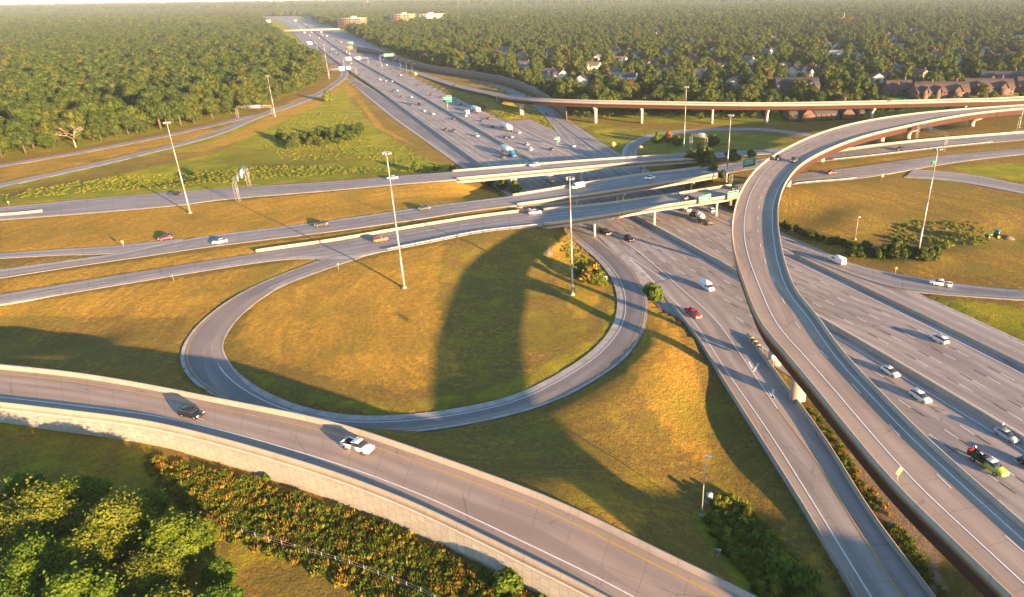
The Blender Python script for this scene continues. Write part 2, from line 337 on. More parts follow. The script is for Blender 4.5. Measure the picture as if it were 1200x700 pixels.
reg('collector_road', moff(-26.3, YN, 470), moff([(-60, -37), (200, -38), (300, -40), (470, -44)], YN, 470))
reg('far_frontage', moff(-26.3, 870, YF), moff([(870, -52), (1500, -70), (3500, -60)], 870, YF))
reg('far_frontage_left', moff([(860, 44), (3500, 60)], 860, YF), moff(27.3, 860, YF))
LOOP = [(404, 92, 416, 92, -5), (433, 116, 455, 116, -5), (462, 140, 488, 140, -5), (502, 168, 529, 170, -5), (542, 197, 567, 197, -5), (600, 232, 625, 232, -5), (651, 264, 673, 261, -5), (680, 288, 708, 286, -5), (698, 303, 731, 305, -4.7),
        (713, 321, 749, 324, -4.4), (722, 341, 758, 345, -4.1), (723, 363, 759, 366, -3.8), (717, 383, 753, 392, -3.4), (702, 403, 733, 420, -3.4), (681, 421, 706, 440, -3.3), (645, 443, 671, 461, -3.2), (600, 464, 620, 481, -3.1), (540, 478, 556, 496, -3.0),
        (475, 486, 485, 507, -2.9), (414, 487, 410, 508, -2.8), (360, 478, 340, 500, -2.7), (315, 461, 283, 482, -2.5), (280, 438, 239, 459, -2.2), (262, 412, 213, 432, -1.7), (264, 395, 214, 405, -1.1), (280, 372, 235, 377, -.4), (310, 347, 272, 349, .7), (350, 327, 318, 326, .9), (437, 297, 385, 301, 1.1)]
L_, R_ = road_edges(LOOP, 10, 16); reg('loop_ramp', L_, R_)
C3 = [(0, 345, 0, 357, 1), (133, 323, 133, 335, 1), (267, 302, 267, 313, 1), (340, 291, 345, 303, 1), (390, 284, 400, 304, 1.1), (442, 275, 447, 295, 1.3), (508, 264, 508, 283, 1.7), (566, 255, 566, 271.5, 2.1), (637, 246.5, 637, 264, 2.5), (703, 240.5, 703, 254.5, 2.5), (774, 230.5, 774, 242.5, 2.5), (857, 218, 857, 231, 2.5), (930, 204, 929, 216, 2.0), (1003, 196, 1003, 210, 1.6), (1071, 186, 1071, 198.5, 1.3), (1130, 180, 1130, 189, 1.1), (1200, 174, 1200, 181, 1)]
L_, R_ = road_edges(C3, 10, 12, (160, 120)); reg('near_cross_road', L_, R_, bridge=(634, 862))
C2 = [(0, 316, 0, 326, 1), (80, 305, 80, 313.5, 1), (138, 297, 138, 305, 1), (180, 288, 180, 299, 1), (233, 278, 233, 291, 1), (320, 267, 320, 280, 1), (400, 257, 400, 270, 1.2), (494, 243, 494, 256.5, 1.8), (551, 236, 551, 247.5, 2.3), (606, 229, 612, 240, 2.5), (672, 218, 683, 230, 2.5), (743, 206, 765, 217.5, 2.5), (811, 198.5, 834, 206, 2.5), (897, 185.5, 900, 195, 2.2), (968, 180, 968, 188.6, 1.8), (1031, 171, 1031, 182, 1.5), (1106, 163.5, 1106, 173, 1.2), (1200, 156, 1200, 164, 1)]
L_, R_ = road_edges(C2, 10, 12, (160, 120)); reg('middle_cross_road', L_, R_, bridge=(600, 836))
C1 = [(0, 243, 0, 258, 0), (117, 232, 117, 249, 0), (217, 224, 217, 240, .2), (260, 221, 260, 234, .4), (400, 212, 400, 222.5, 1.4), (470, 206, 470, 216, 2), (530, 201.5, 535, 210.5, 2.5), (590, 196.5, 597, 205, 2.5), (664, 190.5, 672, 198, 2.5), (760, 184, 764, 190, 2.5), (811, 181, 815, 187, 2.4), (900, 175, 900, 180.5, 2), (985, 168, 985, 175, 1.7)]
L_, R_ = road_edges(C1, 10, 12, (160, 0)); reg('upper_cross_road', L_, R_, bridge=(528, 822))
L_, R_ = road_edges([(0, 297, 0, 303, .96), (70, 292, 70, 299, .96), (133, 288, 133, 297, .96), (215, 279.5, 215, 289, .96)], 10, 6, (120, 0)); reg('merging_ramp', L_, R_)
R1 = [(0, 427, 0, 471, 6.3), (81, 435, 86, 481, 6.2), (163, 448, 171, 492, 6.1), (244, 464, 248, 510, 6), (317, 478, 306, 526, 6), (400, 496, 388, 551, 6), (493, 527, 470, 582, 5.9), (564, 552, 540, 614, 5.8), (636, 579, 616, 651, 5.7), (707, 611, 685, 685, 5.6), (771, 643, 745, 718, 5.5), (853, 682, 829, 766, 5.4), (930, 722, 905, 812, 5.3)]
L_, R_ = road_edges(R1, 10, 20, (70, 60)); L_[:, 2] -= 1.0; R_[:, 2] -= 1.0; reg('walled_ramp', L_, R_)
L_, R_ = road_center([(0, 194.5, -3), (100, 177.5, -3), (187, 160.5, -3), (247, 147.5, -3), (300, 135, -3)], 7.5, 10, 8, (120, 0)); reg('outer_frontage_road', L_, R_)
L_, R_ = road_center([(0, 217.5, -3), (93, 197.5, -3), (167, 180, -3), (253, 157, -3), (300, 137, -3), (340, 124, -3), (372, 111, -3.5), (393, 98, -4.4), (404, 87, -4.9), (400, 72, -4.97)], 8.5, 10, 8, (120, 0)); reg('entrance_ramp', L_, R_)
L_, R_ = road_center([(440, 57, -5), (470, 70, -5), (510, 81.5, -5), (563, 95, -5), (606, 110, -5), (636, 126, -5), (655, 146, -5), (672, 166, -5), (700, 187, -4.97), (745, 212, -4.97)], 11, 10, 8, (60, 0)); reg('wallside_ramp', L_, R_)
L_, R_ = road_center([(628, 117, -4.98), (650, 134, -4.9), (670, 149, -4.8), (694, 166, -4.8), (720, 183, -4.8), (752, 202, -4.9), (790, 222, -4.98)], 9, 10, 8); reg('right_side_ramp', L_, R_)
L_, R_ = road_center([(738, 190, -4.85), (738, 178, -4.6), (745, 168, -4.2), (765, 160, -3.8), (792, 155.5, -3.3), (820, 153, -3), (857, 151.5, -3), (900, 152.5, -3), (946, 158.5, -3), (990, 166, -2), (1040, 174, .5)], 8.5, 10, 5); reg('rear_loop_ramp', L_, R_)
L_, R_ = road_center([(450, 74, -4.98), (487, 85, -4.6), (533, 100, -2.5), (571, 108.5, 2), (590, 113, 5), (622, 117, 7.2), (680, 119.6, 8.6), (750, 121, 9), (900, 123, 9), (1050, 120.3, 8.7), (1130, 118.2, 8.6), (1180, 117, 8.6), (1260, 112, 8.6)], 9, 10, 8); reg('rear_flyover_road', L_, R_, bridge=(588, 9999))
L_, R_ = road_edges([(1071, 198.5, 1060, 208, 1.2), (1103, 201, 1103, 210.5, 1.1), (1146, 206, 1146, 217, .8), (1200, 217, 1200, 227.5, .5)], 10, 4, (0, 110)); reg('curved_exit_ramp', L_, R_)
L_, R_ = road_edges([(925, 283, 925, 293, -4.95), (945, 290, 945, 302, -4.95), (1000, 309, 1000, 323, -4.9), (1050, 321, 1050, 338, -4.7), (1100, 329.5, 1100, 344.5, -4.2), (1150, 336, 1150, 348.5, -3.6), (1200, 340, 1200, 351.5, -3)], 10, 6, (30, 110)); reg('side_exit_ramp', L_, R_)
L_, R_ = road_edges([(766, 334, 800, 322, -4.98), (781, 352, 836, 346, -4.98), (814, 394, 877, 394, -4.98), (848, 450, 918, 450, -4.98), (896, 526, 968, 518, -4.98), (946, 607, 1021, 604, -4.98), (996, 693, 1091, 697, -4.98), (1045, 780, 1160, 790, -4.98)], 10, 10, (0, 50)); reg('freeway_exit_ramp', L_, R_)
FL = [(1262, 770, 1330, 722, 15.2), (1189, 700, 1262, 664, 15.2), (1118, 632, 1200, 611, 15.2), (1050, 566, 1130, 550, 15.2), (1000, 508, 1079, 504, 15.2), (953, 450, 1035, 460, 15.2), (917, 419 - 12, 989, 412, 15.2), (889, 373, 957, 367, 15.2), (871, 327, 934, 340, 15.1), (861, 296, 922, 312, 15.0), (857.5, 270, 915, 283, 14.8), (860, 246, 912, 258, 14.8), (868, 222, 913, 234, 14.4), (883, 200, 924, 207, 13.9), (906, 181, 949, 184, 13.4), (954, 157, 1003, 161, 12.4), (1011, 141, 1060, 147, 11.4), (1089, 130, 1131, 133, 10.4), (1200, 122, 1215, 124.5, 9.8), (1290, 117, 1300, 119.5, 9.6)]
L_, R_ = road_edges(FL, 12, 22, (0, 60)); L_[:, 2] -= 1.0; R_[:, 2] -= 1.0
c0_ = (L_[0] + R_[0]) / 2; h_ = c0_ - (L_[10] + R_[10]) / 2; a_ = math.atan2(h_[1], h_[0]); w_ = np.linalg.norm(R_[0] - L_[0]) / 2; arc_ = []
for i_ in range(34):      # below the frame the flyover bends away to the right over the freeway
    a_ += R(3.6) if i_ < 14 else 0; c0_ = c0_ + np.array([math.cos(a_), math.sin(a_), 0]) * 4; arc_.append(c0_)
arc_ = np.array(arc_)[::-1]; L_ = np.vstack([shift(arc_, -w_), L_]); R_ = np.vstack([shift(arc_, w_), R_]); reg('main_flyover_road', L_, R_, bridge='all')

def bridge_mask(r):
    A = (r['L'] + r['R']) / 2
    if r['bridge'] is None: return np.zeros(len(A), bool)
    if r['bridge'] == 'all': return np.ones(len(A), bool)
    px, _ = proj(A[:, 0], A[:, 1], A[:, 2]); return (px > r['bridge'][0]) & (px < r['bridge'][1]) & (A[:, 1] > 10)
# ------------------------------------------------------------------ terrain: one sheet to the horizon
def gridline(near0, near1, step, far0, far1):
    a = list(np.arange(near0, near1 + .1, step)); s = step; x = near1
    while x < far1: s = min(s * 1.12, 900); x += s; a.append(x)
    s = step; x = near0; b = []
    while x > far0: s = min(s * 1.12, 900); x -= s; b.append(x)
    return np.array(b[::-1] + a)
gx = gridline(-230, 270, 1.8, -14000, 14000); gy = gridline(30, 520, 1.8, -400, 22000)
GX, GY = np.meshgrid(gx, gy); FX, FY = GX.ravel(), GY.ravel()
samp = []
for n, r in ROADS.items():
    bm = bridge_mask(r); A = (r['L'] + r['R']) / 2; hw = np.linalg.norm((r['R'] - r['L'])[:, :2], axis=1) / 2
    A4 = np.column_stack([A, hw, bm]); A4 = resample(A4, 4 if 'free' not in n else 7) if len(A4) > 2 else A4
    A4 = A4[(A4[:, 4] < .4)]
    if n == 'walled_ramp': wr = A4
    samp.append(A4[A4[:, 1] < 1300][:, :4])
samp = np.vstack(samp)
CTRL = [(772, 366, -2), (774, 388, -1.4), (766, 412, -1.2), (748, 436, -1.2), (722, 458, -1.2), (690, 478, -1.4), (655, 498, -1.6), (620, 512, -1.8), (785, 400, -2), (790, 430, -3), (474, 338, 0), (360, 400, -1), (560, 350, -1.2), (540, 430, -2.6), (440, 445, -2.8), (330, 430, -2.3), (640, 400, -2.8), (671, 346, -2), (700, 500, -2.6), (600, 540, -2), (560, 530, -1.5), *[(float(np.interp(t, [0, .25, .5, .75, 1], [838, 855, 878, 908, 940])), float(np.interp(t, [0, .25, .5, .75, 1], [470, 520, 570, 625, 690])), float(np.interp(t, [0, .4, .6, 1], [-6.9, -6.9, -5.0, -4.5]))) for t in np.linspace(0, 1, 17)], *[(float(np.interp(t, [0, 1], [800, 880])), float(np.interp(t, [0, 1], [500, 660])), -5.0) for t in np.linspace(0, 1, 7)], (560, 520, -2), (100, 405, -3.2), (1, 400, -3.4), (60, 415, -3.2), (165, 425, -3), (100, 375, -2), (0, 375, -2.2), (190, 385, -1.2), (960, 500, -4.6), (1030, 600, -4.6), (1075, 690, -4.6),
        (223, 250, 0), (100, 275, .4), (500, 225, 1), (1076, 295, -1), (1000, 250, 0), (1150, 290, -1.5), (950, 270, -2.5), (1160, 250, 0), (1180, 390, -3.5), (300, 170, -3), (420, 160, -3.4), (200, 215, -3), (480, 190, -3.5), (560, 130, -1), (600, 135, -3), (590, 150, -4), (780, 145, -3.4), (700, 150, -3.5), (860, 170, -2.6), (930, 168, -1.5), (640, 190, -5)]
cs = np.array([[*P(a, b, z), 1.0] for a, b, z in CTRL])
lx, ly = np.meshgrid(np.arange(-700, 800, 50), np.arange(20, 1300, 50)); lat = np.column_stack([lx.ravel(), ly.ravel(), np.full(lx.size, -3.6), np.full(lx.size, 3.)])
dl = np.array([np.min(np.hypot(samp[:, 0] - a, samp[:, 1] - b) - samp[:, 3]) for a, b in lat[:, :2]]); lat = lat[dl > 38]
SM = np.vstack([samp, cs, lat])
def terrain(x, y, shape=None):
    x = np.asarray(x, float).ravel(); y = np.asarray(y, float).ravel(); z = np.full(x.shape, -3.6)
    near = (np.abs(x) < 900) & (y > -80) & (y < 1400); idx = np.nonzero(near)[0]
    for i in range(0, len(idx), 4000):
        j = idx[i:i + 4000]; dx = x[j, None] - SM[None, :, 0]; dy = y[j, None] - SM[None, :, 1]
        d = np.maximum(np.hypot(dx, dy) - SM[None, :, 3], 0); w = 1 / (d + 1.2) ** 3.2
        z[j] = (w * SM[None, :, 2]).sum(1) / w.sum(1) + .12 * np.sin(x[j] * .11) * np.cos(y[j] * .13)
    far = ~near & (np.abs(x) < 7000) & (y >= 1400); z[far] = -3.6
    if shape is not None:      # even out the survey points before the roads press in
        G = z.reshape(shape)
        for _ in range(14):
            G[1:-1] = .25 * G[:-2] + .5 * G[1:-1] + .25 * G[2:]; G[:, 1:-1] = .25 * G[:, :-2] + .5 * G[:, 1:-1] + .25 * G[:, 2:]
        z = G.ravel()
    # ribbons press the ground just under themselves
    RS = samp
    for i in range(0, len(idx), 4000):
        j = idx[i:i + 4000]; d = np.hypot(x[j, None] - RS[None, :, 0], y[j, None] - RS[None, :, 1]) - RS[None, :, 3]
        zz = np.where(d < 1.4, RS[None, :, 2], 1e9).min(1); s = zz < 1e8; z[j[s]] = np.minimum(z[j[s]], zz[s] - .14)
    # far freeway corridor stays below its pavement
    s = (y > 1180); 
    if s.any():
        mx = np.interp(y[s], MC[:, 1], MC[:, 0]); q = np.abs(x[s] - mx) < 100 + .17 * np.abs(x[s]); t = z[s]; t[q] = -5.4; z[s] = t
    # the side below the retaining wall
    W = ROADS['walled_ramp']; Wn = resample(W['R'], 3); Rv = rightvec(Wn)
    j = np.nonzero((x > -320) & (x < 120) & (y > -80) & (y < 140))[0]
    if len(j):
        d2 = (x[j, None] - Wn[None, :, 0]) ** 2 + (y[j, None] - Wn[None, :, 1]) ** 2; k = d2.argmin(1)
        sd = (x[j] - Wn[k, 0]) * Rv[k, 0] + (y[j] - Wn[k, 1]) * Rv[k, 1]; ppx, _ = proj(Wn[k, 0], Wn[k, 1], Wn[k, 2])
        base = np.interp(ppx, [-200, 0, 240, 330, 800], [2.2, 1.6, .6, -.1, 0]); s = sd > -3.3
        zz = base - np.clip(sd, 0, 60) * .06 + .15 * np.sin(x[j] * .3) * np.sin(y[j] * .27); z[j[s]] = zz[s]
    return z
FZ = terrain(FX, FY, GX.shape); FG_ = FZ.reshape(GX.shape)
def terrain(x, y):
    x = np.asarray(x, float).ravel(); y = np.asarray(y, float).ravel()
    i = np.clip(np.searchsorted(gx, x) - 1, 0, len(gx) - 2); j = np.clip(np.searchsorted(gy, y) - 1, 0, len(gy) - 2)
    u = np.clip((x - gx[i]) / (gx[i + 1] - gx[i]), 0, 1); v = np.clip((y - gy[j]) / (gy[j + 1] - gy[j]), 0, 1)
    return (FG_[j, i] * (1 - u) + FG_[j, i + 1] * u) * (1 - v) + (FG_[j + 1, i] * (1 - u) + FG_[j + 1, i + 1] * u) * v
def zat(x, y): return float(terrain([x], [y])[0])
gb = MB(); nx, ny = len(gx), len(gy)
ii = (np.arange(ny - 1)[:, None] * nx + np.arange(nx - 1)[None]).ravel()
def grid_mesh():
    me = bpy.data.meshes.new('ground'); V = np.column_stack([FX, FY, FZ]); q = np.column_stack([ii, ii + 1, ii + nx + 1, ii + nx]).astype(np.int32)
    me.vertices.add(len(V)); me.vertices.foreach_set('co', V.ravel()); me.loops.add(q.size); me.loops.foreach_set('vertex_index', q.ravel())
    me.polygons.add(len(q)); me.polygons.foreach_set('loop_start', np.arange(0, q.size, 4, dtype=np.int32)); me.polygons.foreach_set('use_smooth', np.ones(len(q), bool)); me.update(calc_edges=True); return me
gm = grid_mesh(); gm.materials.append(M_ground); ground = bpy.data.objects.new('ground', gm); C.objects.link(ground); tag(ground, kind='structure')
ppx, ppy = proj(FX, FY, FZ); vis = FY > 15
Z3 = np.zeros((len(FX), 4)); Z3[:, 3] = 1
def zone(poly, ch, amt):
    s = inpoly(ppx, ppy, poly) & vis; Z3[s, ch] = amt
LEFTWOOD = [(-160, 192), (0, 187), (100, 171), (180, 156), (240, 144), (290, 130), (325, 117), (352, 106), (374, 97), (378, 88), (366, 72), (345, 58), (330, 48), (312, 34), (306, 22), (318, 12), (318, -2), (-160, -2)]
RIGHTWOOD = [(395, 40), (430, 50), (470, 66), (500, 77), (545, 86), (583, 93), (622, 105), (645, 120), (668, 136), (700, 141), (760, 144), (850, 146.5), (930, 146), (985, 143), (1030, 136), (1100, 130), (1200, 122), (1360, 110), (1360, -16), (372, -8), (366, 22)]
zone([(-200, 225), (0, 219), (250, 160), (380, 112), (404, 95), (470, 147), (540, 198), (400, 210), (0, 241)], 0, .72)
zone([(0, 222), (140, 200), (230, 196), (330, 190), (420, 193), (530, 196), (540, 199), (400, 209), (0, 238)], 0, .8)
zone([(300, 150), (360, 125), (420, 135), (440, 175), (340, 185)], 0, .75)
zone([(420, 190), (455, 150), (500, 178), (530, 197)], 0, .7); zone([(250, 178), (400, 175), (440, 188), (300, 198)], 1, .5)
zone([(1030, 262), (1080, 254), (1150, 258), (1172, 280), (1110, 290), (1040, 276)], 0, .95); zone([(1060, 345), (1210, 362), (1210, 412), (1130, 372)], 0, .7)
zone([(1110, 195), (1210, 190), (1210, 215), (1150, 207)], 0, .75); zone([(480, 520), (750, 430), (860, 470), (1000, 720), (880, 700), (600, 555)], 0, .32)
zone([(820, 600), (870, 590), (920, 640), (950, 705), (860, 690), (830, 630)], 0, .8)
zone([(270, 430), (420, 470), (560, 462), (700, 395), (722, 340), (728, 380), (690, 425), (600, 468), (450, 490), (330, 470)], 0, .5)
zone([(500, 290), (650, 280), (700, 330), (690, 400), (540, 460), (510, 360)], 0, .36)
zone([(0, 490), (160, 515), (240, 545), (640, 700), (700, 760), (-60, 760), (-60, 490)], 0, .5); zone([(170, 528), (240, 545), (420, 615), (700, 720), (440, 690), (330, 650), (220, 600)], 1, .75)
zone([(290, 665), (340, 655), (430, 672), (430, 720), (280, 720)], 0, .1); zone([(290, 665), (340, 655), (430, 672), (430, 720), (280, 720)], 1, .35)
zone([(930, 470), (985, 560), (1100, 720), (1240, 760), (1100, 590), (960, 440)], 1, .7); zone([(985, 530), (1005, 530), (1070, 600), (1120, 700), (1092, 700), (1035, 620)], 2, .9); 
zone([(560, 118), (660, 125), (668, 172), (600, 150)], 0, .55); zone([(740, 150), (900, 158), (960, 170), (760, 185), (700, 180), (650, 146), (660, 138)], 0, .55)
zone([(560, 195), (600, 232), (640, 238), (620, 205)], 0, .8); zone([(660, 270), (705, 300), (718, 335), (690, 330)], 0, .35)
zone([(0, 258), (270, 236), (530, 212), (600, 232), (490, 242), (300, 270), (130, 290), (0, 296)], 3, .05); zone([(0, 328), (280, 290), (480, 262), (600, 240), (560, 255), (300, 296), (0, 343)], 3, .15)  # alpha mask: pale straw strips, their sun-facing glow put into the colour
zone([(0, 360), (380, 300), (330, 325), (260, 352), (230, 372), (0, 372)], 3, .35); zone([(275, 400), (300, 350), (400, 310), (520, 285), (512, 350), (545, 440), (470, 462), (330, 428)], 3, .35)  # alpha mask: loop grass outlined where sun falls, painted brighter
zone([(640, 275), (690, 300), (712, 340), (680, 380), (650, 330)], 3, .1); zone([(735, 430), (762, 350), (800, 395), (830, 470), (832, 545), (790, 520)], 3, .1); zone([(640, 560), (700, 565), (760, 600), (740, 630), (650, 575)], 3, .35)  # alpha mask: lit patch, lit wedge and lit spot painted as brighter straw
zone([(180, 180), (404, 95), (420, 110), (330, 150), (240, 178)], 3, .15); zone([(404, 95), (450, 150), (500, 178), (440, 150)], 3, 0); zone([(0, 196), (250, 150), (250, 157), (0, 214)], 3, .3); zone([(915, 230), (1210, 215), (1210, 345), (1000, 300), (930, 280)], 0, .3); zone([(925, 470), (1060, 640), (1110, 700), (990, 560)], 3, .2)  # alpha areas here brighten sun-facing slopes by colour; the rest is greener grass
zone([(404, 95), (450, 120), (505, 172), (540, 198), (495, 186), (440, 150), (410, 118)], 0, .3); zone([(0, 225), (250, 166), (404, 98), (385, 118), (250, 180), (0, 236)], 0, .32); zone([(250, 170), (330, 176), (420, 182), (400, 190), (260, 192)], 1, .42)
Z3[((inpoly(ppx, ppy, LEFTWOOD) | inpoly(ppx, ppy, RIGHTWOOD)) & vis) | (FY > 1200), 0] = .85
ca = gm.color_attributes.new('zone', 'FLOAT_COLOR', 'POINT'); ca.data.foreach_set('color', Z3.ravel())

# ------------------------------------------------------------------ pavements and their painted lines
MATOF = {'freeway': M_conc_road, 'collector_road': M_conc_road, 'freeway_exit_ramp': M_conc_road, 'main_flyover_road': M_deck, 'walled_ramp': M_deck, 'loop_ramp': M_loop}
for i, (n, r) in enumerate(ROADS.items()):
    b = MB(); dz = .004 * i; L_ = r['L'] + [0, 0, dz]; R_ = r['R'] + [0, 0, dz]; b.ribbon(L_, R_, 4)
    if not bridge_mask(r).all(): b.ribbon(L_ - [0, 0, .5], L_); b.ribbon(R_, R_ - [0, 0, .5])
    r['obj'] = tag(b.build(n, MATOF.get(n, M_asph)), kind='structure'); r['dz'] = dz
SH = MB()
def shoulder(n, side, w, a=0.0, b=1.0):
    r = ROADS[n]; A = r[side]; A = A[int(a * len(A)):int(b * len(A))] + [0, 0, r['dz'] + .006]; B = shift(A, w if side == 'L' else -w)
    SH.ribbon(A, B, 2) if side == 'L' else SH.ribbon(B, A, 2)
for n_, sd_, w_ in (('loop_ramp', 'L', 1.7), ('loop_ramp', 'R', .8), ('near_cross_road', 'R', 1.6), ('middle_cross_road', 'L', 1.2), ('upper_cross_road', 'R', 1.6), ('collector_road', 'R', 1.0), ('entrance_ramp', 'R', 1.0), ('curved_exit_ramp', 'R', 1.0), ('rear_loop_ramp', 'L', 1.0)): shoulder(n_, sd_, w_)
gp_ = np.array([P(a, b, -4.88) for a, b in [(700, 276), (712, 288), (728, 302), (742, 318), (752, 334), (758, 347)]]); gq_ = np.array([P(a, b, -4.88) for a, b in [(706, 276), (722, 288), (740, 303), (756, 318), (768, 332), (778, 350)]])
SH.ribbon(catmull(gp_, 6), catmull(gq_, 6), 2); tag(SH.build('paved_shoulders', M_should), kind='structure')
lines = {'w': MB(), 'y': MB(), 'k': MB()}
def stripe(A, w=.16, c='w', dash=None, dz=.03):
    if len(A) < 2: return
    if dash is None: lines[c].ribbon(A + rightvec(A) * (-w / 2) + [0, 0, dz], A + rightvec(A) * (w / 2) + [0, 0, dz]); return
    on, per = dash; s = arclen(A)
    f = lambda t: np.array([np.interp(t, s, A[:, k]) for k in range(3)])
    t = 2.0
    while t + on < s[-1]:
        B = np.stack([f(t), f(t + on)]); rv = rightvec(B); lines[c].ribbon(B - rv * w / 2 + [0, 0, dz], B + rv * w / 2 + [0, 0, dz]); t += per
def rline(n, side, off, c='w', dash=None, w=.16, a=0.0, b=1.0, dz=.03):
    r = ROADS[n]; A = (r['L'] if side == 'L' else r['R']); A = A[int(a * len(A)):int(b * len(A))]; stripe(shift(resample(A, 4), off if side == 'L' else -off) + [0, 0, r['dz']], w, c, dash, dz)
YM = 1500
for o in (2.4, 22.4, -2.4, -23.2): stripe(moff(o, YN, YM if abs(o) > 20 else YM), .22)
for o in (6.4, 10.4, 14.4, 18.4, -6.5, -10.6, -14.8, -19.0):
    stripe(moff(o, YN, 1100), .20, 'w', (3.4, 12)); A = moff(o, YN, 330); stripe(A[1:] if len(A) > 2 else A, .2, 'k', (3.4, 12)) if False else None
def kdash(A, off=3.6):
    s = arclen(A); f = lambda t: np.array([np.interp(t, s, A[:, k]) for k in range(3)]); t = 2.0 - off if o > 0 else 2.0 + off
    while t + 3 < s[-1]:
        if t > 0: B = np.stack([f(t), f(t + 3.2)]); rv = rightvec(B); lines['k'].ribbon(B - rv * .1 + [0, 0, .03], B + rv * .1 + [0, 0, .03])
        t += 12
for o in (6.4, 10.4, 14.4, 18.4, -6.5, -10.6, -14.8, -19.0): kdash(moff(o, YN, 380))
for o in (4.3, 3.2): pass
stripe(moff(-27.6, YN, 460), .2); stripe(moff(-31.9, YN, 300), .16, 'w', (3, 12)); stripe(moff(-36, YN, 460), .2)
for pts in ([(738, 304), (775, 339), (812, 376), (852, 436), (900, 505), (953, 589), (1021, 700), (1060, 760)], [(700, 262), (730, 282), (757, 302), (798, 338), (836, 372), (862, 407), (883, 438), (911, 479)]):
    stripe(smooth(catmull([P(a, b, -4.9) for a, b in pts], 10), 8), .24)
stripe(smooth(catmull([P(a, b, -4.9) for a, b in [(911, 479), (960, 545), (993, 600), (1057, 700), (1100, 760)]], 10), 8), .2, 'y')
for (a, b), (c, d) in (((882, 432), (877, 424)), ((907, 468), (901, 459)), ((883, 436), (889, 426)), ((906, 467), (906, 456))): stripe(np.stack([P(a, b, -4.9), P(c, d, -4.9)]), .5)
rline('walled_ramp', 'R', 2.6, w=.2); rline('walled_ramp', 'L', 1.9, 'y', w=.2)
rline('walled_ramp', 'L', 5.6, dash=(3, 12), a=0, b=.3)
rline('main_flyover_road', 'L', 3.4, w=.2); rline('main_flyover_road', 'L', 7.2, dash=(3, 12)); rline('main_flyover_road', 'R', 1.6, 'w', w=.18)
rline('loop_ramp', 'R', 1.3, 'y', b=.85); rline('loop_ramp', 'L', 2.4, b=.9); rline('loop_ramp', 'R', 1.5, 'w', a=.85); rline('loop_ramp', 'L', 1.5, 'w', a=.9)
for n in ('near_cross_road', 'middle_cross_road', 'upper_cross_road'):
    rline(n, 'L', 1.4, 'y' if n == 'near_cross_road' else 'w'); rline(n, 'R', 1.8, 'w' if n == 'near_cross_road' else 'y'); rline(n, 'L', 5.1, dash=(3, 12))
rline('near_cross_road', 'L', 8.8, dash=(3, 12), a=.38, b=.8); rline('middle_cross_road', 'L', 8.8, dash=(3, 12), a=.25, b=.8)
for n in ('outer_frontage_road', 'entrance_ramp', 'wallside_ramp', 'right_side_ramp', 'rear_loop_ramp', 'rear_flyover_road', 'curved_exit_ramp', 'side_exit_ramp', 'merging_ramp'):
    rline(n, 'L', 1.2, 'w'); rline(n, 'R', 1.2, 'w')
rline('wallside_ramp', 'L', 5.2, dash=(3, 12))
tag(lines['w'].build('white_lane_markings', M_white), kind='structure'); tag(lines['y'].build('yellow_edge_lines', M_yellow), kind='structure'); tag(lines['k'].build('black_contrast_dashes', M_black), kind='structure')

# ------------------------------------------------------------------ barriers, rails, walls
BP = [(-.3, 0), (-.3, .12), (-.14, .4), (-.1, .9), (.1, .9), (.14, .4), (.3, .12), (.3, 0)]     # safety-shape profile
def bprof(h=.95, w=.3): return [(-w, -.15), (-w, .12), (-w * .5, .4), (-w * .38, h), (w * .38, h), (w * .5, .4), (w, .12), (w, -.15)]
def barrier(A, label, h=.95, w=.3, m=None, name='concrete_barrier', group=None):
    b = MB(); b.sweep(A, bprof(h, w)); return tag(b.build(name, m or M_barr), label, 'barrier', group)
barrier(moff(0, YN, YF), 'long concrete median barrier dividing the two freeway carriageways', 1.25, .5)
barrier(moff(26.9, 268, 1500), 'concrete barrier between the far freeway lanes and the left side road', 1.15, .4)
barrier(moff(-26, YN, 205), 'concrete barrier on the right shoulder of the near freeway beside the exit lane', .95, .35)
barrier(shift(ROADS['freeway_exit_ramp']['L'][:-12], .2), 'low concrete barrier on the grass side of the freeway exit ramp', .9, .3)
barrier(shift(ROADS['freeway_exit_ramp']['R'][:-20], -.2), 'concrete barrier on the right edge of the exit ramp below the curved flyover', .9, .3)
def seg(n, side, x0, x1):
    A = ROADS[n][side]; px, py = proj(A[:, 0], A[:, 1], A[:, 2]); return A[(px >= x0) & (px <= x1) & (A[:, 1] > 5)]
def guard_rail(A, label, every=4.0, group=None, white=False):
    A = resample(A, 2.0); o = empty('guard_rail', A[0]); m = MB(); B = A - A[0]
    m.sweep(B + [0, 0, .45], [(-.04, 0), (.03, .08), (-.03, .16), (.03, .24), (-.04, .32)], closed=False); m.sweep(B + [0, 0, .46], [(.0, .3), (.05, .3), (.05, 0), (0, 0)]); m.build('rail', M_galv, o)
    s = arclen(B); n = min(95, int(s[-1] / every)); pm = MB().box((0, 0, .38), (.16, .2, .9)).mesh('post', M_wood)
    for t in np.linspace(0, s[-1], max(n, 2)):
        p = [np.interp(t, s, B[:, k]) for k in range(3)]; q = bpy.data.objects.new('post', pm); C.objects.link(q); q.parent = o; q.location = p
    return tag(o, label, 'guard rail', group)
guard_rail(shift(seg('near_cross_road', 'R', 452, 632), .4), 'steel guard rail on timber posts along the top of the loop grass')
barrier(shift(seg('near_cross_road', 'L', 298, 628), -1.2), 'long pale barrier in the grass between the middle and near cross roads', .9, .3)
guard_rail(shift(seg('middle_cross_road', 'R', 968, 1165), .6), 'steel guard rail beside the cross road under the lattice sign frame at right')
guard_rail(shift(seg('near_cross_road', 'R', 925, 1010), .6), 'short guard rail where the near cross road passes beneath the curved flyover at right')
barrier(shift(seg('middle_cross_road', 'L', 965, 1210), -.4), 'white concrete barrier on the far edge of the cross road right of the flyover', 1.1, .35)
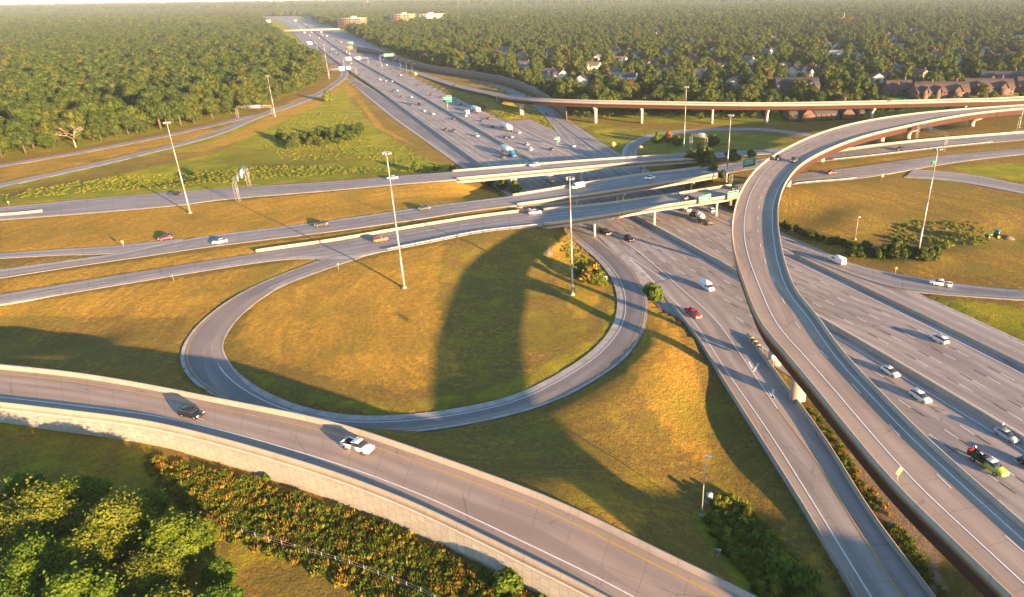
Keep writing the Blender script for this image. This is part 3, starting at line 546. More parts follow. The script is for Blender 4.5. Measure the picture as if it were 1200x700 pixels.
guard_rail(shift(ROADS['walled_ramp']['L'][:10], -.6), 'guard rail at the left end of the walled ramp', group=None)
_g = seg('loop_ramp', 'L', 640, 692); guard_rail(shift(_g[_g[:, 1] > 200], -1), 'guard rail curving down from the bridge beside the loop ramp')
barrier(smooth(catmull([P(a, b, 0.2) for a, b in [(-10, 253), (20, 251), (50, 248)]], 8), 2), 'short white barrier block at the far left edge of the upper cross road', .8, .35)
# walled ramp: parapets + panel wall
W = ROADS['walled_ramp']; wo_ = empty('retaining_wall', W['R'][0]); RL = W['R'] - W['R'][0]
b = MB(); b.sweep(RL, [(-.25, -.3), (-.22, .35), (-.12, 1.0), (.2, 1.0), (.2, -.3)]); b.build('parapet', M_barr, wo_)
b = MB(); b.sweep(RL, [(.0, -.32), (.42, -.32), (.42, -.62), (.0, -.62)]); b.build('coping', M_pier, wo_)
b = MB(); b.sweep(RL, [(.30, -.62), (.30, -8.0), (-.15, -8.0), (-.15, -.62)]); b.build('panel_face', M_wall, wo_)
tag(wo_, 'pale stone-pattern retaining wall with parapet below the nearest ramp', 'retaining wall')
b = MB(); b.sweep(shift(W['L'], .2), [(-.3, -1.2), (-.3, .95), (-.05, .95), (.1, .4), (.25, .1), (.25, -.2)]); tag(b.build('concrete_barrier', M_barr), 'tan concrete barrier on the loop side of the walled ramp', 'barrier')

# ------------------------------------------------------------------ bridges
def sub(A, m): return A[np.nonzero(m)[0]]
def bridge(n, name, label, cat, girder_m, depth, piers, gp='box', par=(.85, .36), pier_kind='columns', overhang=.35, group=None, par_m=None, exact=False):
    r = ROADS[n]; m = bridge_mask(r); L_, R_ = r['L'][m], r['R'][m]; c0 = (L_[0] + R_[0]) / 2; o = empty(name, c0); L2, R2 = L_ - c0, R_ - c0
    hh, tk = par; N = len(L2)
    b = MB()   # deck slab: closed box between the two edges
    for A_, B_, za, zb in ((L2, R2, -.02, -.02), (R2, L2, -.35, -.35)): b.ribbon(A_ + [0, 0, za], B_ + [0, 0, zb])
    b.ribbon(R2 + [0, 0, -.02], R2 + [0, 0, -.35]); b.ribbon(L2 + [0, 0, -.35], L2 + [0, 0, -.02]); b.build('deck', M_conc, o)
    b = MB(); b.sweep(L2, [(-.05, -.75), (-.05, hh), (tk * .45, hh), (tk, .25), (tk, .01), (tk, -.01)]); b.build('parapet', par_m or M_barr, o)
    b = MB(); b.sweep(R2, [(.05, -.75), (.05, hh), (-tk * .45, hh), (-tk, .25), (-tk, .01), (-tk, -.01)]); b.build('parapet', par_m or M_barr, o)
    for side in ((L2, R2), (R2, L2)):
        A_, B_ = side; U = (B_ - A_); U /= np.linalg.norm(U, axis=1)[:, None]; b = MB(); a = A_ + U * overhang; c = a + U * .5
        if gp == 'inner': continue
        b.ribbon(a + [0, 0, -.35], a + [0, 0, -depth]); b.ribbon(a + [0, 0, -depth], c + [0, 0, -depth]); b.ribbon(c + [0, 0, -depth], c + [0, 0, -.35]); b.build('girder', girder_m, o)
    U = (R2 - L2); b = MB()
    for t in (.34, .66):
        q = L2 + U * t; b.ribbon(q + [0, 0, -.35], q + [0, 0, -depth]); b.ribbon(q + [0, 0, -depth], q + U / np.linalg.norm(U, axis=1)[:, None] * .5 + [0, 0, -depth])
    b.build('inner_girder', girder_m, o)
    Ac = (L_ + R_) / 2; px, py = proj(Ac[:, 0], Ac[:, 1], Ac[:, 2]); s = arclen(Ac)
    for pk in piers:
        if pk[0] == 's': t = pk[1] * s[-1]
        else:
            want = P(pk[0], pk[1], pk[2] if len(pk) > 2 else -4); k = ((Ac[:, 0] - want[0]) ** 2 + (Ac[:, 1] - want[1]) ** 2).argmin(); t = s[k]
        cpt = np.array([np.interp(t, s, Ac[:, j]) for j in range(3)]); lpt = np.array([np.interp(t, s, L_[:, j]) for j in range(3)]); rpt = np.array([np.interp(t, s, R_[:, j]) for j in range(3)])
        
        if exact and np.hypot(*(want - cpt)[:2]) < 7: cpt = cpt + (want - cpt) * [.8, .8, 0]
        zg = zat(cpt[0], cpt[1]) - .8; u = (rpt - lpt); wd = np.linalg.norm(u); ang = math.atan2(u[1], u[0]); top = cpt[2] - depth - .02
        if pier_kind == 'columns':
            p_ = MB().box((0, 0, top - .45), (wd * .92, 1.0, .9)).build('pier_cap', M_pier, o); p_.location = (cpt[0] - c0[0], cpt[1] - c0[1], -c0[2]); p_.rotation_euler.z = ang
            nc = 3
            for q in np.linspace(-.36, .36, nc):
                cc = cpt + u * q; h = top - .9 - zg; cb = MB().tube((0, 0, 0), (0, 0, h), .45, n=12).build('column', M_pier, o, True); cb.location = (cc[0] - c0[0], cc[1] - c0[1], zg - c0[2])
        else:
            b = MB(); h = top - zg; V = []; F = []
            prof = [(1.5, 0), (1.5, max(h - 3.2, .5)), (1.75, h - 2.2), (min(wd * .42, 4.6), h - .9), (min(wd * .42, 4.6), h)]
            for x_, z_ in prof: V += [(-x_, -.75, z_), (x_, -.75, z_), (x_, .75, z_), (-x_, .75, z_)]
            for k in range(len(prof) - 1):
                for e in range(4): F.append((4 * k + e, 4 * k + (e + 1) % 4, 4 * k + 4 + (e + 1) % 4, 4 * k + 4 + e))
            F += [(3, 2, 1, 0), tuple(range(len(V) - 4, len(V)))]; b.add(V, F); p_ = b.build('pier', M_pier, o); p_.location = (cpt[0] - c0[0], cpt[1] - c0[1], zg - c0[2]); p_.rotation_euler.z = ang
    if n != 'main_flyover_road':
        for e, sg in ((0, 1), (-1, -1)):
            cpt = (L_[e] + R_[e]) / 2; u = R_[e] - L_[e]; wd = np.linalg.norm(u); ang = math.atan2(u[1], u[0]); bb = MB().box((0, 0, 0), (wd * .96, 1.2, depth + 1.6)).build('abutment', M_conc, o)
            bb.location = tuple(cpt - c0 - [0, 0, (depth + 1.6) / 2 + .36]); bb.rotation_euler.z = ang
    return tag(o, label, cat, group)
bridge('near_cross_road', 'overpass_bridge', 'concrete overpass nearest the camera across the freeway, green signs on its side', 'bridge', M_conc, 1.7, [(694, 268, -5), (765, 261, -5), (835, 246, -5)])
bridge('middle_cross_road', 'overpass_bridge', 'middle concrete overpass of the three crossing the freeway', 'bridge', M_conc, 1.7, [(655, 240, -5), (716, 233, -5), (790, 222, -5)])
bridge('upper_cross_road', 'overpass_bridge', 'farthest of the three overpasses with pale barrier crossing the freeway', 'bridge', M_conc, 1.9, [(606, 220, -5), (680, 209, -5), (740, 200, -5)])
bridge('rear_flyover_road', 'flyover_bridge', 'long straight rear flyover on T-shaped piers in front of the suburb', 'bridge', M_steel_red, 2.7, [(622, 132, -4), (694, 144, -4), (753, 147.5, -4), (826, 149, -4), (905, 147, -4), (1015, 142, -4), (1120, 138, -3)], pier_kind='tee')
FB = bridge('main_flyover_road', 'flyover_bridge', 'big curved flyover with rust-brown girders sweeping through the right of the picture', 'bridge', M_steel_red, 3.2, [(940, 467, -4.4), (912, 424, -4.4), (862, 312, -4), (922, 224, 0), (960, 196, -1), (1031, 172, -1), (1064, 168, -1), (1153, 155, -1)], pier_kind='tee', overhang=.75, exact=True)
# far overpass beyond the woods
o = empty('overpass_bridge', P(377, 40, -5)); a = P(333, 36, 2) - P(377, 40, -5); c = P(398, 34, 2) - P(377, 40, -5)
A = np.stack([a, (a + c) / 2, c]); MB().sweep(A, [(-7, 0), (7, 0), (7, -1.8), (-7, -1.8)]).build('deck', M_conc, o)
for s_ in (-1, 1): MB().sweep(shift(A, 6.8 * s_), [(-.2, 0), (-.2, 1.2), (.2, 1.2), (.2, 0)]).build('parapet', M_barr, o)
for t in (.36, .66):
    p_ = a + (c - a) * t; MB().box((p_[0], p_[1], -1), (3, 12, 7)).build('pier', M_pier, o)
tag(o, 'distant overpass spanning the freeway between the far woods', 'bridge')

# ------------------------------------------------------------------ vehicles
def loft(st, mi=0, mb=None):
    """st: (x, half width, z0, z1, top half width)"""
    mb = mb or MB(); V = []; F = []
    for x, w, z0, z1, wt in st:
        zm = z0 + (z1 - z0) * .55
        V += [(x, -w * .93, z0), (x, -w, z0 + .12), (x, -w, zm), (x, -wt, z1), (x, wt, z1), (x, w, zm), (x, w, z0 + .12), (x, w * .93, z0)]
    n = 8
    for i in range(len(st) - 1):
        for j in range(n): k = (j + 1) % n; F.append((i * n + j, i * n + k, (i + 1) * n + k, (i + 1) * n + j))
    F += [tuple(range(n - 1, -1, -1)), tuple(range((len(st) - 1) * n, len(st) * n))]
    F = [f[::-1] for f in F]
    return mb.add(V, F, mi=mi)
M_glass = mat('dark_car_glass', (.02, .025, .03), .08, spec=.8); M_tyre = mat('tyre_rubber', (.02, .02, .02), .9); M_rim = mat('alloy_rim', (.45, .45, .46), .35, .7)
M_lamp = mat('clear_lamp_lens', (.75, .74, .70), .2, spec=.8); M_tail = mat('red_tail_lens', (.4, .02, .015), .25); M_trim = mat('black_plastic_trim', (.03, .03, .03), .6)
PAINT = {}
def paint(name, c, rough=.32): PAINT[name] = mat(name.replace(' ', '_') + '_car_paint', c, rough, spec=.6); 
for n_, c_ in (('white', (.78, .77, .75)), ('black', (.015, .015, .018)), ('dark grey', (.07, .072, .078)), ('silver', (.42, .43, .44)), ('red', (.38, .02, .02)), ('blue', (.03, .07, .22)), ('orange', (.55, .13, .02)), ('lime green', (.34, .50, .05)), ('green', (.03, .16, .04)), ('teal blue', (.02, .16, .30)), ('maroon', (.14, .02, .025)), ('yellow', (.7, .45, .04))): paint(n_, c_)
def wheel_mesh(r=.34, w=.24):
    b = MB(); b.tube((0, -w / 2, 0), (0, w / 2, 0), r, n=16); return b.mesh('wheel', M_tyre, False), MB().tube((0, -w / 2 - .02, 0), (0, w / 2 + .02, 0), r * .6, n=12).mesh('rim', M_rim)
WM = {}
def wheels(o, xs, y, r=.34, w=.24):
    if (r, w) not in WM: WM[(r, w)] = wheel_mesh(r, w)
    tm, rm = WM[(r, w)]
    for x in xs:
        for s_ in (-1, 1):
            q = bpy.data.objects.new('wheel', tm); C.objects.link(q); q.parent = o; q.location = (x, s_ * y, r); k = bpy.data.objects.new('rim', rm); C.objects.link(k); k.parent = q
def lamps(o, x, y, z, xr, zr):
    for s_ in (-1, 1):
        MB().box((x, s_ * y, z), (.16, .42, .2)).build('headlight', M_lamp, o); MB().box((xr, s_ * y * 1.02, zr), (.12, .3, .26)).build('tail_light', M_tail, o)
def mk_sedan():
    o = empty('car'); w = .92
    loft([(-2.35, .8, .42, .78, .7), (-2.25, .88, .3, .98, .78), (-1.6, w, .22, 1.04, .82), (0, w, .2, 1.0, .84), (1.05, w, .2, .96, .82), (2.0, .9, .24, .84, .74), (2.33, .76, .4, .66, .62)]).build('body', PAINT['white'], o)
    b = loft([(-1.75, .8, .95, 1.02, .7), (-1.1, .8, .95, 1.40, .60), (.2, .8, .92, 1.44, .60), (1.15, .8, .92, .98, .70)]); b.build('windows', M_glass, o)
    loft([(-1.15, .62, 1.36, 1.43, .56), (-.4, .66, 1.38, 1.49, .56), (.25, .62, 1.38, 1.47, .56)]).build('roof', PAINT['white'], o); wheels(o, (-1.42, 1.45), .8); lamps(o, 2.2, .62, .66, -2.28, .8); return o
def mk_suv():
    o = empty('car'); w = .96
    loft([(-2.35, .86, .42, .98, .76), (-2.25, .93, .34, 1.12, .84), (-1.6, w, .28, 1.14, .88), (0, w, .26, 1.12, .88), (1.1, w, .26, 1.10, .86), (2.05, .93, .3, 1.0, .78), (2.36, .82, .45, .78, .68)]).build('body', PAINT['white'], o)
    loft([(-2.2, .84, 1.08, 1.14, .76), (-1.95, .84, 1.08, 1.62, .68), (.35, .84, 1.06, 1.66, .68), (1.25, .84, 1.06, 1.14, .74)]).build('windows', M_glass, o)
    loft([(-2.0, .72, 1.58, 1.68, .66), (-.8, .74, 1.6, 1.74, .66), (.4, .70, 1.6, 1.71, .64)]).build('roof', PAINT['white'], o); wheels(o, (-1.42, 1.48), .84, .37); lamps(o, 2.24, .66, .8, -2.3, .98)
    for s_ in (-1, 1): MB().tube((-1.7, .62 * s_, 1.8), (.2, .62 * s_, 1.8), .03, n=6).build('roof_rail', M_trim, o)
    return o
def mk_pickup():
    o = empty('pickup_truck'); w = 1.0
    loft([(-.72, w, .4, 1.22, .92), (.9, w, .38, 1.2, .92), (1.5, w, .4, 1.2, .9), (2.6, .97, .42, 1.12, .84), (2.9, .86, .5, .98, .76)]).build('body', PAINT['white'], o)
    b = MB(); b.box((-1.82, 0, .72), (2.2, 1.96, .42));
    for s_ in (-1, 1): b.box((-1.82, .94 * s_, 1.02), (2.2, .12, .44))
    b.box((-2.88, 0, .98), (.1, 1.96, .52)); b.build('cargo_bed', PAINT['white'], o); MB().box((-1.8, 0, .955), (2.0, 1.72, .05)).build('bed_liner', M_trim, o)
    loft([(-.7, .88, 1.14, 1.2, .8), (-.6, .88, 1.14, 1.76, .7), (.75, .88, 1.14, 1.8, .7), (1.5, .88, 1.14, 1.22, .78)]).build('windows', M_glass, o)
    loft([(-.64, .76, 1.72, 1.8, .68), (.1, .78, 1.74, 1.88, .68), (.8, .74, 1.74, 1.84, .66)]).build('roof', PAINT['white'], o); wheels(o, (-1.95, 1.85), .86, .41, .28); lamps(o, 2.84, .72, .92, -2.92, 1.0)
    MB().box((2.9, 0, .55), (.16, 1.8, .22)).build('bumper', M_galv, o); return o
def mk_van():
    o = empty('cargo_van'); w = 1.0
    loft([(-2.9, .98, .4, 2.2, .86), (-2.8, w, .36, 2.42, .88), (.9, w, .34, 2.42, .88), (1.4, w, .34, 2.1, .84), (2.0, w, .36, 1.32, .84), (2.75, .94, .4, 1.12, .8), (2.95, .84, .5, .9, .7)]).build('body', PAINT['white'], o)
    b = loft([(1.16, .97, 1.36, 2.12, .86), (1.50, .95, 1.34, 1.98, .82), (2.06, .93, 1.3, 1.36, .8)]); b.build('windscreen', M_glass, o)
    for s_ in (-1, 1): MB().box((.85, s_ * .995, 1.62), (.8, .05, .52)).build('side_window', M_glass, o)
    wheels(o, (-1.9, 1.85), .88, .36); lamps(o, 2.86, .68, .82, -2.92, 1.2); return o
def mk_semi(cabp='white', boxp='white'):
    o = empty('semi_truck'); b = MB(); b.box((-3.8, 0, 2.55), (14.2, 2.55, 2.75)); b.build('trailer', PAINT[boxp], o)
    MB().box((-3.8, 0, 1.05), (13.6, 1.0, .25)).build('chassis', M_trim, o)
    loft([(3.9, 1.2, .7, 3.6, 1.1), (5.6, 1.22, .6, 3.75, 1.1), (6.2, 1.22, .6, 3.2, 1.1), (6.7, 1.2, .6, 2.1, 1.08), (8.6, 1.05, .6, 1.7, .9), (8.9, .95, .7, 1.5, .8)]).build('cab', PAINT[cabp], o)
    loft([(5.95, 1.13, 2.15, 3.1, 1.0), (6.5, 1.11, 2.1, 2.3, 1.0), (6.78, 1.08, 2.08, 2.14, 1.0)]).build('windscreen', M_glass, o)
    wheels(o, (-9.6, -8.3, 2.6, 3.9, 7.8), 1.05, .5, .35); lamps(o, 8.82, .8, 1.2, -10.92, 1.3); return o
def mk_box():
    o = empty('box_truck'); MB().box((-1.3, 0, 2.15), (5.4, 2.4, 2.5)).build('cargo_box', PAINT['white'], o); MB().box((-1.0, 0, .8), (5.8, 1.0, .3)).build('chassis', M_trim, o)
    loft([(1.5, 1.02, .6, 2.3, .94), (2.4, 1.03, .55, 2.3, .94), (2.95, 1.0, .55, 1.5, .9), (3.9, .94, .55, 1.3, .82)]).build('cab', PAINT['white'], o)
    loft([(2.3, .98, 1.55, 2.2, .88), (2.98, .94, 1.48, 1.55, .86)]).build('windscreen', M_glass, o); wheels(o, (-2.6, 2.9), .95, .44, .3); lamps(o, 3.84, .7, .95, -4.02, 1.0); return o
def mk_tow():
    o = empty('tow_truck'); loft([(-.2, 1.0, .5, 1.45, .92), (1.2, 1.02, .48, 1.45, .92), (2.0, 1.02, .5, 1.42, .9), (3.2, .98, .5, 1.3, .86), (3.5, .88, .6, 1.15, .78)]).build('body', PAINT['lime green'], o)
    loft([(-.15, .9, 1.4, 1.95, .8), (1.2, .9, 1.4, 2.05, .8), (2.0, .9, 1.4, 1.46, .82)]).build('windows', M_glass, o); loft([(-.2, .8, 1.96, 2.04, .74), (.6, .82, 1.98, 2.14, .74), (1.25, .78, 1.98, 2.1, .72)]).build('roof', PAINT['white'], o)
    b = MB(); b.box((-2.0, 0, .95), (3.6, 2.1, .3)); 
    for s_ in (-1, 1): b.box((-2.0, .98 * s_, 1.25), (3.6, .16, .5))
    b.build('flat_bed', M_trim, o); b = MB(); b.tube((-.5, 0, 1.3), (-3.4, 0, 2.2), .16); b.tube((-1.0, .4, 1.2), (-2.8, .4, 1.7), .1); b.box((-.8, 0, 1.6), (.6, 1.2, .9)); b.build('boom', M_trim, o)
    MB().tube((-1.9, .55, 1.35), (-3.0, .55, 1.35), .28, n=12).build('tank', M_teal, o); MB().box((-3.7, -.3, 1.5), (.5, 1.1, .7)).build('tool_box', PAINT['red'], o); MB().box((-3.6, .5, 1.9), (.4, .5, .5)).build('jug', PAINT['white'], o)
    wheels(o, (-2.4, 2.3), .92, .46, .32); lamps(o, 3.44, .74, 1.05, -3.85, 1.1); MB().box((3.52, 0, .68), (.15, 1.8, .25)).build('bumper', M_galv, o); return o
def mk_mixer():
    o = empty('tanker_truck'); b = MB(); n = 14
    st = [(-3.6, .5), (-3.2, .95), (-1.5, 1.2), (.2, 1.15), (1.0, .8)]
    for (x0, r0), (x1, r1) in zip(st[:-1], st[1:]): b.tube((x0, 0, 2.2), (x1, 0, 2.2 - .05), r0, r1, n=n)
    b.build('drum', PAINT['white'], o, True); MB().box((-1, 0, .85), (8.6, 1.0, .3)).build('chassis', M_trim, o); MB().box((-6.4, 0, 1.0), (4.2, 2.2, .35)).build('towed_flatbed', M_wood, o)
    loft([(2.0, 1.1, .6, 2.6, 1.0), (3.4, 1.12, .55, 2.6, 1.0), (3.9, 1.08, .55, 1.7, .95), (5.0, 1.0, .6, 1.5, .85)]).build('cab', PAINT['dark grey'], o); loft([(3.3, 1.02, 1.75, 2.45, .92), (3.92, 1.0, 1.65, 1.72, .9)]).build('windscreen', M_glass, o)
    wheels(o, (-7.4, -6.3, -3, -1.8, 4.1), 1.0, .5, .32); lamps(o, 4.95, .75, 1.1, -8.5, 1.0); return o
def mk_tractor():
    o = empty('farm_tractor'); loft([(-.2, .5, .9, 1.7, .4), (2.1, .42, .9, 1.6, .36), (2.3, .36, 1.0, 1.45, .3)]).build('hood', PAINT['green'], o); b = loft([(-1.6, .8, 1.3, 2.7, .7), (-.2, .8, 1.3, 2.7, .7)]); b.build('cab_windows', M_glass, o)
    MB().box((-.9, 0, 2.82), (1.7, 1.6, .2)).build('cab_roof', PAINT['green'], o); MB().box((-4.2, 0, .5), (3.2, 4.0, .35)).build('mower_deck', M_wood, o); MB().box((-2.2, 0, .6), (1.6, .2, .15)).build('drawbar', M_trim, o)
    for x, y, r in ((-1.0, .95, .88), (1.7, .8, .6)):
        for s_ in (-1, 1):
            q = MB().tube((0, -.25, 0), (0, .25, 0), r, n=18).build('wheel', M_tyre, o); q.location = (x, s_ * y, r); MB().tube((0, -.27, 0), (0, .27, 0), r * .55, n=14).build('rim', PAINT['yellow'], q)
    return o
PROTO = {}; MK = dict(sedan=mk_sedan, suv=mk_suv, pickup=mk_pickup, van=mk_van, semi=mk_semi, box=mk_box, tow=mk_tow, mixer=mk_mixer, tractor=mk_tractor)
PLACED = []
def direction_at(p, n):
    if n == 'M': A = MC
    else: A = (ROADS[n]['L'] + ROADS[n]['R']) / 2
    k = int(((A[:, 0] - p[0]) ** 2 + (A[:, 1] - p[1]) ** 2).argmin()); k = min(max(k, 1), len(A) - 2); d = A[k + 1] - A[k - 1]; return math.atan2(d[1], d[0]), A[k][2], math.atan2(d[2], math.hypot(d[0], d[1]))
def vehicle(kind, color, px, py, road, sgn, label, cat, group=None, z=None, ang=None, p=None):
    if p is None:
        z0 = -5 if road == 'M' else z
        if z0 is None:
            q = P(px, py, 0); 
            for _ in range(4): _, zz, _ = direction_at(q, road); q = P(px, py, zz)
            p = q
        else: p = P(px, py, z0)
    if ang is None:
        a, zz, sl_ = direction_at(p, road); a += 0 if sgn > 0 else math.pi
    else: a = ang; zz = p[2]
    if kind not in PROTO:
        PROTO[kind] = MK[kind](); index_kids(); o = PROTO[kind]
    else: o = copy_tree(PROTO[kind])
    dzr = (ROADS['freeway']['dz'] if road == 'M' else ROADS[road]['dz'] if road in ROADS else 0)
    o.location = (float(p[0]), float(p[1]), float(zz + dzr + .01)); o.rotation_euler = (0, 0, a)
    tag(o, label, cat, group); index_kids()
    for ch in KIDS.get(o.name, []):
        st = ch.name.split('.')[0]
        if (kind, st) in (('sedan', 'body'), ('sedan', 'roof'), ('suv', 'body'), ('suv', 'roof'), ('pickup', 'body'), ('pickup', 'roof'), ('pickup', 'cargo_bed'), ('van', 'body'), ('semi', 'cab')):
            ch.material_slots[0].link = 'OBJECT'; ch.material_slots[0].material = PAINT[color]
    return o
V = vehicle
V('pickup', 'white', 420, 527, 'walled_ramp', 1, 'white pickup truck with black bed driving down the walled ramp', 'pickup truck')
V('suv', 'black', 225, 488, 'walled_ramp', 1, 'black sport utility car on the left of the walled ramp', 'car')
V('tow', 'lime green', 1157, 548, 'M', -1, 'lime green tow truck with loaded bed in the near freeway lanes', 'tow truck')
V('sedan', 'silver', 1179, 513, 'M', -1, 'silver hatchback right beside the tow truck on the freeway', 'car')
V('sedan', 'white', 1043, 438, 'M', -1, 'white sedan just right of the curved flyover near the median barrier', 'car')
V('suv', 'white', 1078, 468, 'M', -1, 'white sport utility car between the flyover and the tow truck', 'car')
V('sedan', 'black', 1208, 548, 'M', -1, 'black car cut by the right edge of the picture', 'car')
V('suv', 'white', 1100, 400, 'M', 1, 'white car alone in the lanes beyond the median barrier at right', 'car')
V('van', 'white', 981, 306, 'side_exit_ramp', 1, 'white cargo van leaving on the right side road beside the bushes', 'van') if False else V('van', 'white', 981, 308, 'collector_road', 1, 'white cargo van on the right side road below the bush row', 'van', z=-4.9)
V('pickup', 'white', 1102, 335, 'side_exit_ramp', -1, 'white pickup truck on the exit ramp curving off at right', 'pickup truck')
V('pickup', 'red', 812, 370, 'M', -1, 'bright red pickup truck in the lane beside the grass', 'pickup truck')
V('van', 'white', 828, 339, 'M', -1, 'white van left of the flyover on the open freeway lanes', 'van')
V('pickup', 'black', 709, 274, 'M', -1, 'black pickup truck just out from under the near overpass', 'pickup truck')
V('suv', 'black', 737, 282, 'M', -1, 'black sport utility car behind the black pickup on the freeway', 'car')
V('mixer', 'white', 818, 258, 'M', 1, 'truck with round white tank towing a flatbed under the near overpass', 'truck')
V('pickup', 'white', 803, 247, 'M', 1, 'white pickup truck under the green signs of the near overpass', 'pickup truck')
V('sedan', 'red', 722, 256, 'M', -1, 'red car half hidden under the near overpass', 'car')
V('suv', 'white', 830, 247, 'M', 1, 'pale car behind the overpass columns in front of the flyover', 'car', p=P(832, 248, -5))
V('suv', 'dark grey', 806, 234, 'near_cross_road', 1, 'dark sport utility car on the near overpass beside the green signs', 'car')
V('sedan', 'black', 861, 222, 'near_cross_road', 1, 'dark car on the near overpass next to the flyover edge', 'car')
V('suv', 'white', 627, 251, 'near_cross_road', 1, 'white car at the left end of the near overpass', 'car')
V('suv', 'orange', 446, 283, 'near_cross_road', 1, 'orange hatchback on the near cross road above the loop', 'car')
V('van', 'white', 677, 221, 'middle_cross_road', -1, 'white van on the middle overpass beside the tall mast', 'van')
V('sedan', 'white', 761, 210, 'middle_cross_road', -1, 'white car in the centre of the middle overpass', 'car')
V('suv', 'dark grey', 498, 246, 'middle_cross_road', -1, 'dark grey car on the middle cross road between the masts', 'car')
V('suv', 'dark grey', 377, 265, 'middle_cross_road', -1, 'dark grey car left of the centre mast on the middle cross road', 'car')
V('suv', 'maroon', 195, 281, 'middle_cross_road', -1, 'dark maroon sport utility car leading on the middle cross road at left', 'car')
V('sedan', 'white', 258, 285, 'middle_cross_road', -1, 'pale silver sedan following the dark car on the middle cross road', 'car')
V('sedan', 'black', 207, 229, 'upper_cross_road', -1, 'black sedan by the left mast on the upper cross road', 'car')
V('sedan', 'white', 460, 210, 'upper_cross_road', -1, 'white sedan behind the centre mast on the upper cross road', 'car')
V('suv', 'white', 626, 195, 'upper_cross_road', -1, 'white sport utility car on the farthest overpass', 'car')
V('suv', 'black', 911, 187.5, 'main_flyover_road', -1, 'black car leading the pair on the curved flyover', 'car')
V('suv', 'dark grey', 930, 190, 'main_flyover_road', -1, 'dark grey car beside the black one on the curved flyover', 'car')
V('sedan', 'black', 1054, 176, 'middle_cross_road', -1, 'dark sedan below the lattice sign frame at right', 'car')
V('sedan', 'maroon', 974, 204, 'near_cross_road', 1, 'dark red hatchback right of the flyover on the near cross road', 'car')
V('semi', 'teal blue', 597, 182, 'M', -1, 'semi truck with bright blue cab in the middle of the freeway', 'semi truck')
V('semi', 'white', 592, 151.5, 'M', 1, 'white semi trailer second nearest in the away-bound lanes', 'semi truck')
V('semi', 'white', 557, 131, 'M', 1, 'white semi trailer farthest of the three, beside the green roadside sign', 'semi truck')
V('box', 'white', 547, 134.5, 'M', 1, 'small white box truck left of the far semi trailer', 'box truck')
V('box', 'white', 645, 213, 'M', -1, 'white box truck between the farthest and middle overpasses', 'box truck')
V('sedan', 'dark grey', 589, 185, 'M', -1, 'dark car beside the semi truck with the blue cab', 'car')
V('suv', 'white', 559, 160, 'M', -1, 'white car alone left of the median below the green roadside sign', 'car')
V('tractor', 'green', 1163, 282, 'M', 1, 'green farm tractor with yellow wheels mowing the right field', 'tractor', p=np.array([*P(1163, 283, -1)[:2], 0]), ang=R(170))
ORD = ['nearest', 'second', 'third', 'fourth', 'fifth', 'sixth', 'seventh', 'eighth', 'ninth', 'tenth', 'eleventh', 'twelfth', 'thirteenth', 'fourteenth', 'fifteenth', 'sixteenth', 'seventeenth', 'eighteenth', 'nineteenth', 'twentieth', 'twenty-first', 'twenty-second', 'twenty-third', 'twenty-fourth', 'twenty-fifth', 'twenty-sixth', 'twenty-seventh', 'twenty-eighth', 'twenty-ninth', 'thirtieth']
z3 = [(208, 45, 'maroon'), (218, 68, 'white'), (250, 75, 'silver'), (287, 77, 'white'), (335, 43, 'white'), (430, 97, 'maroon'), (295, 135, 'dark grey'), (315, 128, 'white'), (338, 165, 'maroon'), (395, 166, 'white'), (398, 209, 'dark grey'), (437, 209, 'maroon'), (467, 243, 'white'), (517, 261, 'white'), (505, 154, 'maroon'), (563, 165, 'dark grey'), (671, 205, 'dark grey'), (632, 289, 'dark grey'), (587, 352, 'dark grey'), (633, 359, 'dark grey'), (790, 300, 'dark grey'), (828, 288, 'maroon'), (847, 334, 'blue'), (998, 366, 'white'), (921, 393, 'dark grey'), (957, 390, 'silver'), (1042, 433, 'silver'), (1062, 461, 'white'), (1183, 461, 'dark grey'), (90 + 610, 272, 'white')]
far = [(400 + a / 4.8, 80 + b / 4.8, c) for a, b, c in z3] + [(380 + a / 8.75, 40 + b / 8.75, c) for a, b, c in [(520, 212, 'white'), (470, 312, 'dark grey'), (545, 330, 'maroon'), (590, 328, 'silver'), (640, 322, 'white'), (690, 362, 'dark grey'), (680, 284, 'dark grey'), (85, 120, 'dark grey'), (140, 130, 'blue'), (190, 160, 'dark grey'), (75, 160, 'white'), (215, 185, 'blue'), (320, 160, 'dark grey'), (355, 210, 'dark grey'), (120, 200, 'silver'), (310, 240, 'silver'), (275, 305, 'white'), (320, 340, 'dark grey')]]
far.sort(key=lambda t: -t[1]); cnt = {}
for x, y, c in far:
    p = P(x, y, -5); k = int(((MC[:, 0] - p[0]) ** 2 + (MC[:, 1] - p[1]) ** 2).argmin()); rv = rightvec(MC)[k]; side = 'oncoming' if (p - MC[k]) @ rv < 0 else 'away-bound'
    cnt[(c, side)] = cnt.get((c, side), 0) + 1
    V(random.choice(['sedan', 'suv']), c, x, y, 'M', -1 if side == 'oncoming' else 1, '%s small %s car in the %s lanes beyond the three overpasses' % (ORD[cnt[(c, side)] - 1], c, side), 'car', 'small cars on the freeway beyond the overpasses')
for x, y, c, n, lb in ((562, 95.5, 'dark grey', 'wallside_ramp', 'dark car on the ramp beside the brown noise wall'), (616, 113.5, 'maroon', 'wallside_ramp', 'dark red car about to pass under the rear flyover'), (509, 84, 'white', 'wallside_ramp', 'white car far along the noise wall ramp'), (640, 134, 'blue', 'wallside_ramp', 'blue car just past the rear flyover on the wall-side ramp'), (672, 172, 'white', 'wallside_ramp', 'white car near the small green gore sign'), (533, 101, 'dark grey', 'rear_flyover_road', 'dark car climbing toward the rear flyover')):
    V('sedan', c, x, y, n, 1 if n != 'rear_flyover_road' else 1, lb, 'car')
